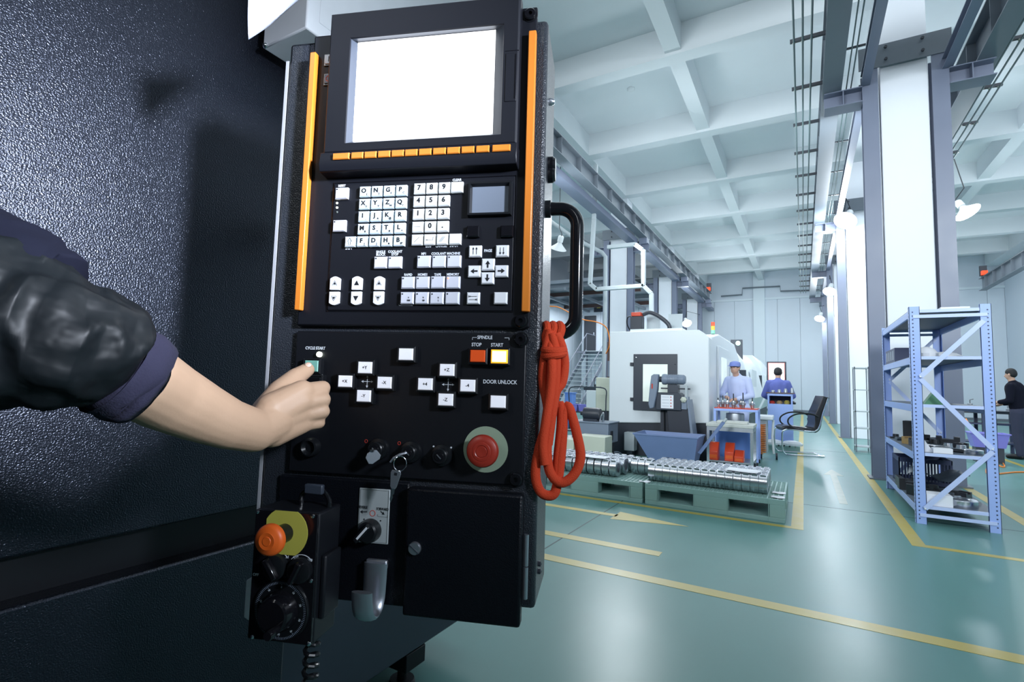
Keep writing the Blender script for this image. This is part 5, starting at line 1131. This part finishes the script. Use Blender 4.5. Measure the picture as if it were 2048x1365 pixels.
def nth_of(L, k): return NTH[sorted([(q[2], i) for i, q in enumerate(L) if q[0] == L[k][0]]).index((L[k][2], k))]
G3 = 'machined parts on the fourth shelf'; G4 = 'machined parts on the bottom shelf'
L3_ = ((('flange', .08, 1.75, .05, 'part_dark'), ('rod', .10, 1.45, .06, 'steel_dull'), ('tall', .15, 1.25, .10, 'part_dark'), ('block', .27, 1.35, .07, 'part_dark'), ('ring', .42, 1.30, .09, 'part_dark'), ('block', .45, 1.0, .08, 'part_dark'), ('flange', .33, .95, .07, 'part_dark'), ('ring', .20, 1.0, .07, 'steel_dull'), ('block', .13, .75, .06, 'part_dark'), ('block', .12, .95, .06, 'wood'), ('rod', .30, .72, .06, 'steel'), ('flange', .38, .62, .06, 'steel'), ('block', .50, .70, .05, 'part_dark'), ('ring', .30, .48, .055, 'steel_dull'), ('flange', .45, .45, .06, 'steel'), ('rod', .40, .30, .05, 'part_dark'), ('ring', .50, .25, .06, 'steel'), ('rod', .12, .45, .05, 'part_dark')))
for k, (kd, x, y, s, m_) in enumerate(L3_):
    part(kd, x, y, 3, s, 'small machined %s on the fourth shelf, %s of its kind from the near end' % ({'ring': 'ring', 'block': 'slotted block', 'tall': 'upright block', 'flange': 'flanged hub', 'rod': 'round bar'}[kd], nth_of(L3_, k)), m_, k*.6, G3+' ('+kd+')')
o = simple('folded_card', MB().prism([(-.075, 0), (.075, 0), (.003, .12), (-.003, .12)], .09, 'y', 0), 'paper_white', 'white folded card standing behind the front left post, fourth shelf', 'card'); o.location = onr(.10, .12, 3)
o = simple('carton', MB().box((0, 0, 0), (.15, .1, .05)), 'paper_white', 'flat white carton on the front of the fourth shelf', 'carton', .003); o.location = onr(.16, .06, 3)
L4_ = ((('block', .10, .95, .09, 'part_dark'), ('block', .13, .62, .08, 'part_dark'), ('ring', .25, .75, .09, 'part_dark'), ('flange', .20, .40, .08, 'steel'), ('ring', .36, .55, .08, 'steel'), ('rod', .42, .85, .07, 'part_dark'), ('block', .48, .6, .06, 'part_dark'), ('rod', .54, .42, .05, 'steel_dull'), ('flange', .30, .95, .07, 'part_dark'), ('block', .1, 1.2, .08, 'part_dark')))
for k, (kd, x, y, s, m_) in enumerate(L4_):
    part(kd, x, y, 4, s, 'machined %s on the bottom shelf, %s of its kind from the near end' % ({'ring': 'ring', 'block': 'slotted block', 'tall': 'upright block', 'flange': 'flanged hub', 'rod': 'round bar'}[kd], nth_of(L4_, k)), m_, k*.7, G4+' ('+kd+')')
part('ring', .38, .2, 4, .10, 'large bright steel ring at the front of the bottom shelf', 'steel')
o = simple('carton', MB().box((0, 0, 0), (.20, .22, .11)), 'paper_white', 'white carton at the front left of the bottom shelf', 'carton', .004); o.location = onr(.09, .03, 4)
o = bent(.1, 0, .62, .5, 0, 'dark_sheet', 'curved dark rubber sheet over the parts on the bottom shelf', -.2, .05, 'shelf_deck', 'sheet'); o.location = onr(.36, 1.0, 4)+V((0, 0, .19))
cr = thing('plastic_crate', 'dark navy perforated crate at the far end of the bottom shelf', 'crate', onr(.05, 1.35, 4)+V((0, 0, .0)))
for (x0, y0, x1, y1) in ((-.0, 0, .5, .01), (0, .5, .5, .51), (0, 0, .01, .51), (.49, 0, .5, .51)):
    MB().box((x0, y0, .0), (x1, y1, .05)).build('lower_band', 'crate_navy', cr); MB().box((x0, y0, .26), (x1, y1, .31)).build('upper_band', 'crate_navy', cr)
m = MB()
for k in range(17):
    for y in (0, .5): m.box((k*.03, y, .05), (k*.03+.012, y+.01, .26))
    for x in (0, .49): m.box((x, k*.03, .05), (x+.01, k*.03+.012, .26))
stuff(m.build('side_bars', 'crate_navy', cr, fix=False)); MB().box((0, 0, 0), (.5, .51, .008)).build('crate_floor', 'crate_navy', cr)
# narrow grey rack beyond
t = thing('narrow_rack', 'narrow grey open rack standing left of the large column behind the blue rack', 'rack', (.93, 12.9, 0))
for x in (0, .24):
    for y in (0, .4): MB().box((x, y, 0), (x+.02, y+.02, 1.78)).build('post', 'steel_grey', t)
for z_ in (.12, .5, .85, 1.3, 1.76): MB().box((0, 0, z_-.02), (.26, .42, z_)).build('shelf', 'duct_white', t)

# ================================================================ RIGHT AISLE
q0 = V((2.75, 14.6, 0)); t = thing('workbench', 'dark blue workbench with shelf behind the blue rack in the right aisle', 'workbench', q0)
MB().box((0, 0, .86), (1.25, .7, .92)).build('bench_top', 'mach_dark', t, bev=.006)
for x in (.02, .58, 1.17):
    for y in (.02, .62): MB().box((x, y, 0), (x+.06, y+.06, .86)).build('leg', 'crate_navy', t)
MB().box((.02, .03, .62), (1.23, .66, .65)).build('upper_shelf', 'crate_navy', t); MB().box((.02, .03, .22), (1.23, .66, .25)).build('lower_shelf', 'crate_navy', t)
for k, (x, kd) in enumerate(((.0, 0), (.35, 1), (.7, 2), (1.0, 1))):
    o = thing('fixture', 'small machine fixture on the dark blue bench, %s from the left' % ('first', 'second', 'third', 'fourth')[k], 'fixture', q0+V((x+.08, .2, .92)), group='fixtures on the bench'); MB().lathe([(0, 0), (.07, 0), (.07, .05), (.05, .06), (.05, .12+.02*kd), (.02, .13+.02*kd), (0, .13+.02*kd)], 16).build('fixture_base', 'steel_dull', o); MB().tube([(0, 0, .12), (0, 0, .22+.1*(kd == 0)), (.06, 0, .24+.1*(kd == 0))], .008, 6).build('fixture_arm', 'mach_dark', o)
q = at(1985, 878, y=12.6); b = thing('plastic_tub', 'purple plastic tub in front of the dark blue bench', 'tub', (q.x, 12.9, 0))
MB().box((-.2, -.12, 0), (.2, .12, .28)).build('stool', 'mach_dark', b); m = MB(); m.rings([loop4(-.22, .22, -.15, .15, .28), loop4(-.27, .27, -.18, .18, .52), loop4(-.29, .29, -.20, .20, .53), loop4(-.29, .29, -.20, .20, .55), loop4(-.25, .25, -.16, .16, .55), loop4(-.2, .2, -.13, .13, .30)]); m.build('tub_body', 'purple', b, fix=False)
o = MB().tube(smoothpath([at(1932, 838, y=14.4), at(1945, 862, y=13.9), at(1962, 893, y=12.8)], 5), .012, 6).build('air_hose', 'orange_hose'); tag(o, 'orange air hose hanging down from the dark blue bench', 'hose')
pts = [at(a, b, z=.012) for a, b in ((1990, 905), (2008, 930), (2003, 934), (1985, 925), (1973, 940), (1978, 950), (2000, 948), (2030, 945), (2060, 945))]
o = MB().tube(smoothpath(pts, 8), .012, 6).build('air_hose', 'orange_hose'); tag(o, 'orange hose lying in loops on the right aisle floor', 'hose')
pts = [at(a, b, z=.012) for a, b in ((2060, 880), (2040, 888), (2030, 900), (2038, 914), (2055, 912))]
# ================================================================ PEOPLE
def remesh(o, vox, sm=4, fac=.6):
    md = o.modifiers.new('remesh', 'REMESH'); md.mode = 'VOXEL'; md.voxel_size = vox; md.use_smooth_shade = True
    if sm: s = o.modifiers.new('smooth', 'SMOOTH'); s.iterations = sm; s.factor = fac
    return o
def chain(m, pts, n=14):
    for (p, a), (q, b) in zip(pts[:-1], pts[1:]): m.capsule(p, a, q, b, n)
# ---- the near worker's left arm pressing the green button
ARM = thing('person', 'forearm in rolled-up dark sleeve reaching in, thumb pressing the green button', 'person', cp(240, 760, .50))
A0 = ARM.location.copy()
def ap(px, py, d): return cp(px, py, d)-A0
def ar_(px, d): return px/F*d
m = MB()
fore = [((170, 712, .46), 55), ((215, 735, .48), 66), ((275, 757, .50), 77), ((330, 790, .535), 70), ((395, 822, .57), 60), ((455, 848, .60), 50), ((508, 862, .635), 43)]
pts = [(ap(*p), ar_(r, p[2])) for p, r in fore]
for (p, a), (q, b) in zip(pts[:-1], pts[1:]): m.capsule(p, a, q, b, 20)
# palm / back of the hand
def cap(p, r, q, s): m.capsule(ap(*p), ar_(r, p[2]), ap(*q), ar_(s, q[2]), 16)
cap((508, 862, .635), 42, (545, 845, .665), 41)
cap((545, 862, .665), 34, (604, 846, .700), 22); cap((545, 845, .665), 36, (602, 825, .695), 23); cap((545, 830, .665), 36, (602, 803, .69), 24); cap((545, 820, .665), 34, (604, 784, .695), 24)
cap((545, 845, .68), 34, (600, 820, .715), 26)
# thenar and thumb
cap((535, 825, .668), 32, (562, 785, .700), 26); cap((562, 785, .700), 26, (592, 755, .735), 19); cap((592, 755, .735), 18.5, (615, 740, .763), 14)
cap((560, 800, .69), 28, (600, 790, .70), 22)
# fingers: knuckle, bent middle joint, tip folding back towards the panel
fing = [[(604, 786, .695), 20, (646, 776, .722), 14.5, (647, 781, .755), 12.5, (624, 788, .768), 11],
        [(602, 806, .690), 20, (646, 799, .712), 15, (648, 803, .748), 12.5, (624, 808, .766), 11],
        [(602, 828, .694), 19, (645, 823, .712), 14.5, (646, 826, .745), 12, (622, 830, .764), 10.5],
        [(604, 848, .700), 16, (638, 846, .716), 12, (638, 848, .744), 10.5, (618, 850, .760), 9.5]]
for f_ in fing:
    for k in range(0, 6, 2):
        cap(f_[k], f_[k+1], f_[k+2], f_[k+3])
o = m.build('skin', 'skin', ARM, fix=False); remesh(o, .0023, 5, .5)
n_ = ap(619, 732, .753); nl = MB().lathe([(0, .0006), (.0038, .0002), (.005, -.001), (.005, -.002)], 16, T=Matrix.Translation(ap(617, 730, .752)) @ (CAM-cp(612, 700, .70)+V((.25, 0, .25))).to_track_quat('Z', 'Y').to_matrix().to_4x4() @ Matrix.Diagonal((1, .8, 1, 1))).build('thumb_nail', 'nail', ARM)
# sleeves as lofted, wrinkled tubes
def sleeve(path, name, mt, amp, freq, n=56, sub=9, seed=0, cap=False, sharp=1.0):
    P_ = []; 
    for (a, ra), (b, rb) in zip(path[:-1], path[1:]):
        for k in range(sub): t_ = k/sub; P_.append((a.lerp(b, t_), ra+(rb-ra)*t_))
    P_.append(path[-1]); ls = []; nrm = V((0, 0, 1))
    for i, (p, r_) in enumerate(P_):
        t_ = (P_[min(i+1, len(P_)-1)][0]-P_[max(i-1, 0)][0]).normalized(); nrm = (nrm-t_*nrm.dot(t_)).normalized(); b_ = t_.cross(nrm); l_ = []
        for k in range(n):
            a = 2*math.pi*k/n; d_ = nrm*math.cos(a)+b_*math.sin(a)
            w_ = noise.noise((p+d_*r_)*freq+V((seed, 0, 0))); w2 = abs(noise.noise((p+d_*r_)*freq*2.1+V((seed+9, 3, 0))))
            l_.append(p+d_*(r_+amp*(w_*1.4-w2*sharp)))
        ls.append(l_)
    return MB().rings(ls, cap).build(name, mt, ARM, fix=True, ang=180)
def sp(px, py, d, r): return (ap(px, py, d), ar_(r, d))
o = sleeve([sp(225, 738, .488, 80), sp(252, 752, .495, 92), sp(262, 756, .50, 94), sp(271, 760, .503, 88)], 'knit_cuff', 'navy_knit', .002, 40, seed=3, cap=True)
o = sleeve([sp(262, 752, .50, 86), sp(258, 748, .498, 96), sp(230, 735, .488, 98)], 'knit_cuff_fold', 'navy_knit', .002, 40, seed=3)
o = sleeve([sp(234, 716, .486, 84), sp(226, 712, .483, 104), sp(205, 704, .474, 122), sp(150, 690, .455, 138), sp(100, 680, .44, 150), sp(40, 668, .43, 160), sp(-60, 640, .42, 172), sp(-160, 600, .42, 180)], 'jacket_sleeve', 'black_nylon', .011, 13, seed=1, cap=True, sub=12, sharp=1.5)
o = sleeve([sp(85, 598, .455, 70), sp(75, 590, .455, 112), sp(50, 580, .45, 130), sp(-20, 560, .45, 150), sp(-120, 540, .46, 170), sp(-260, 520, .50, 190)], 'upper_sleeve', 'navy_cloth', .007, 11, seed=5, cap=True, sub=10)
# body of the near worker, out of frame to the left, standing on the floor
gx, gy = -.84-A0.x, -.38-A0.y
m = MB(); zf = -A0.z
sh = ap(-260, 520, .50)
m.capsule(V((gx-.02, gy-.02, zf+1.38)), .12, sh, .085, 14); m.capsule(V((gx-.02, gy-.02, zf+1.36)), .15, V((gx, gy-.05, zf+.95)), .15, 16); m.capsule(V((gx-.02, gy-.25, zf+1.34)), .12, V((gx-.02, gy, zf+1.36)), .13, 14)
remesh(m.build('jacket', 'black_nylon', ARM, fix=False), .02, 3)
m = MB()
for s in (-.10, .08): m.capsule(V((gx, gy-.08+s, zf+.95)), .12, V((gx, gy-.08+s, zf+.50)), .085, 14); m.capsule(V((gx, gy-.08+s, zf+.50)), .085, V((gx, gy-.08+s, zf+.10)), .06, 14); m.capsule(V((gx-.04, gy-.08+s, zf+.05)), .05, V((gx+.16, gy-.08+s, zf+.045)), .045, 12)
remesh(m.build('trousers', 'navy_cloth', ARM, fix=False), .018, 3)
m = MB(); m.capsule(V((gx, gy-.12, zf+1.44)), .06, V((gx, gy-.12, zf+1.54)), .055, 12); m.capsule(V((gx+.01, gy-.12, zf+1.60)), .085, V((gx, gy-.12, zf+1.68)), .095, 14)
remesh(m.build('head', 'skin', ARM, fix=False), .01, 3)

def worker(label, loc, rz, H_, shirt, trous, hairm, arms, lean=0.0, cap_=False, head_pitch=0.0):
    """arms: for left(-1)/right(+1): elbow, wrist in body coords (x right, y forward, z up), units of H_"""
    t = thing('person', label, 'person', loc, rz); h = H_
    L = lambda x, y, z_: V((x*h, y*h+max(0, z_-.52)*h*lean, z_*h))
    hip, chest, neck = L(0, 0, .53), L(0, .0, .72), L(0, 0, .84)
    b = MB(); c = MB(); tr = MB()
    hd = L(0, .012+head_pitch*.03, .935-head_pitch*.01)
    b.capsule(neck-V((0, 0, .04*h)), .034*h, hd-V((0, 0, .03*h)), .032*h, 12); b.capsule(hd-V((0, -.006*h, .022*h)), .040*h, hd+V((0, -.002*h, .018*h)), .047*h, 16)
    b.capsule(hd+V((0, .045*h, -.008*h)), .006*h, hd+V((0, .052*h, -.018*h)), .008*h, 8)      # nose
    for s in (-1, 1): b.capsule(hd+V((s*.046*h, 0, -.012*h)), .006*h, hd+V((s*.048*h, -.002*h, .006*h)), .007*h, 8)
    chain(b, [(chest, .07*h), (hip, .07*h)])
    for s in (-1, 1):
        shd = L(s*.105, 0, .80); el, wr = [V((p[0]*h, p[1]*h+max(0, p[2]-.52)*h*lean*0, p[2]*h)) for p in arms[s]]
        chain(b, [(shd, .026*h), (el, .022*h), (wr, .016*h)], 10); hdir = (wr-el).normalized()
        b.capsule(wr, .016*h, wr+hdir*.045*h, .02*h, 10)
        for k in range(4): q = wr+hdir*.05*h+V(((k-1.5)*.010*h, 0, 0)); b.capsule(q, .0062*h, q+hdir*.035*h+V((0, 0, -.012*h)), .0052*h, 8)
        b.capsule(wr+hdir*.02*h, .008*h, wr+hdir*.045*h+V((-s*.03*h, 0, 0)), .006*h, 8)
        chain(c, [(shd, .042*h), (el, .034*h), (wr-hdir*.02*h, .026*h)], 12)
        c.capsule(L(0, 0, .80), .055*h, shd, .042*h, 14)
        kn_, an, toe = L(s*.052, .01, .29), L(s*.058, -.01, .055), L(s*.062, .085, .02)
        chain(b, [(L(s*.05, 0, .50), .05*h), (kn_, .03*h), (an, .02*h)], 10); b.capsule(L(s*.058, -.02, .026), .02*h, toe, .018*h, 10)
        chain(tr, [(L(s*.045, 0, .51), .066*h), (kn_, .044*h), (an, .036*h)], 14)
    c.capsule(L(0, 0, .78), .085*h, L(0, 0, .66), .082*h, 18); c.capsule(L(-.045, 0, .76), .07*h, L(-.035, 0, .56), .065*h, 18); c.capsule(L(.045, 0, .76), .07*h, L(.035, 0, .56), .065*h, 18); c.capsule(L(0, 0, .82), .05*h, L(0, .005, .84), .043*h, 14)
    tr.capsule(L(-.03, 0, .54), .07*h, L(.03, 0, .54), .07*h, 14)
    remesh(b.build('body', 'skin_far', t, fix=False), .010, 2); remesh(c.build('shirt', shirt, t, fix=False), .012, 3); remesh(tr.build('trousers', trous, t, fix=False), .012, 3)
    for s in (-1, 1): m = MB(); m.capsule(L(s*.058, -.022, .027), .026*h, L(s*.062, .088, .022), .024*h, 12); remesh(m.build('shoe', 'black_plastic', t, fix=False), .010, 2)
    for s in (-1, 1): MB().lathe([(0, .004), (.006, .002), (.007, 0)], 10, hd+V((s*.017*h, .045*h, .006*h)), 'y').build('eye', 'ink', t)
    m = MB(); m.capsule(hd+V((0, -.010*h, .010*h)), .049*h, hd+V((0, -.004*h, .026*h)), .050*h, 18)
    if cap_:
        remesh(m.build('hair', hairm, t, fix=False), .008, 2)
        k = MB(); k.lathe([(.054*h, 0), (.057*h, .02*h), (.050*h, .045*h), (.02*h, .058*h), (0, .058*h)], 24, hd+V((0, -.002*h, .018*h))); k.build('cap', 'cap_blue', t)
        MB().prism([(-.04*h, .03*h), (.04*h, .03*h), (.03*h, .10*h), (0, .108*h), (-.03*h, .10*h)], .004*h, 'z', 0, T=Matrix.Translation(hd+V((0, 0, .02*h)))).build('cap_peak', 'cap_blue', t)
    else: remesh(m.build('hair', hairm, t, fix=False), .008, 2)
    return t
q = at(1556, 765, y=12.95)
worker('person in blue work jacket seen from behind at the lit monitor', (q.x, 12.98, 0), 0, 1.74, 'work_blue', 'work_blue', 'hair', {-1: ((-.17, .04, .64), (-.13, .14, .60)), 1: ((.17, .04, .64), (.13, .14, .60))}, .02)
q = at(1478, 765, y=10.5)
worker('person in pale blue coat and cap standing behind the tool cart, head bent', (q.x, 10.5, 0), R(158), 1.76, 'coat_pale', 'coat_pale', 'hair', {-1: ((-.16, .05, .64), (-.06, .17, .60)), 1: ((.16, .06, .64), (.05, .18, .62))}, .10, True, 1.0)
q = at(2036, 790, y=14.0)
worker('person in black jacket walking at the right edge beside the workbench', (q.x, 14.0, 0), R(60), 1.80, 'navy_cloth', 'trouser_dark', 'hair', {-1: ((-.15, .03, .64), (-.10, .14, .62)), 1: ((.15, .05, .64), (.08, .16, .60))}, .10)
finish_texts()
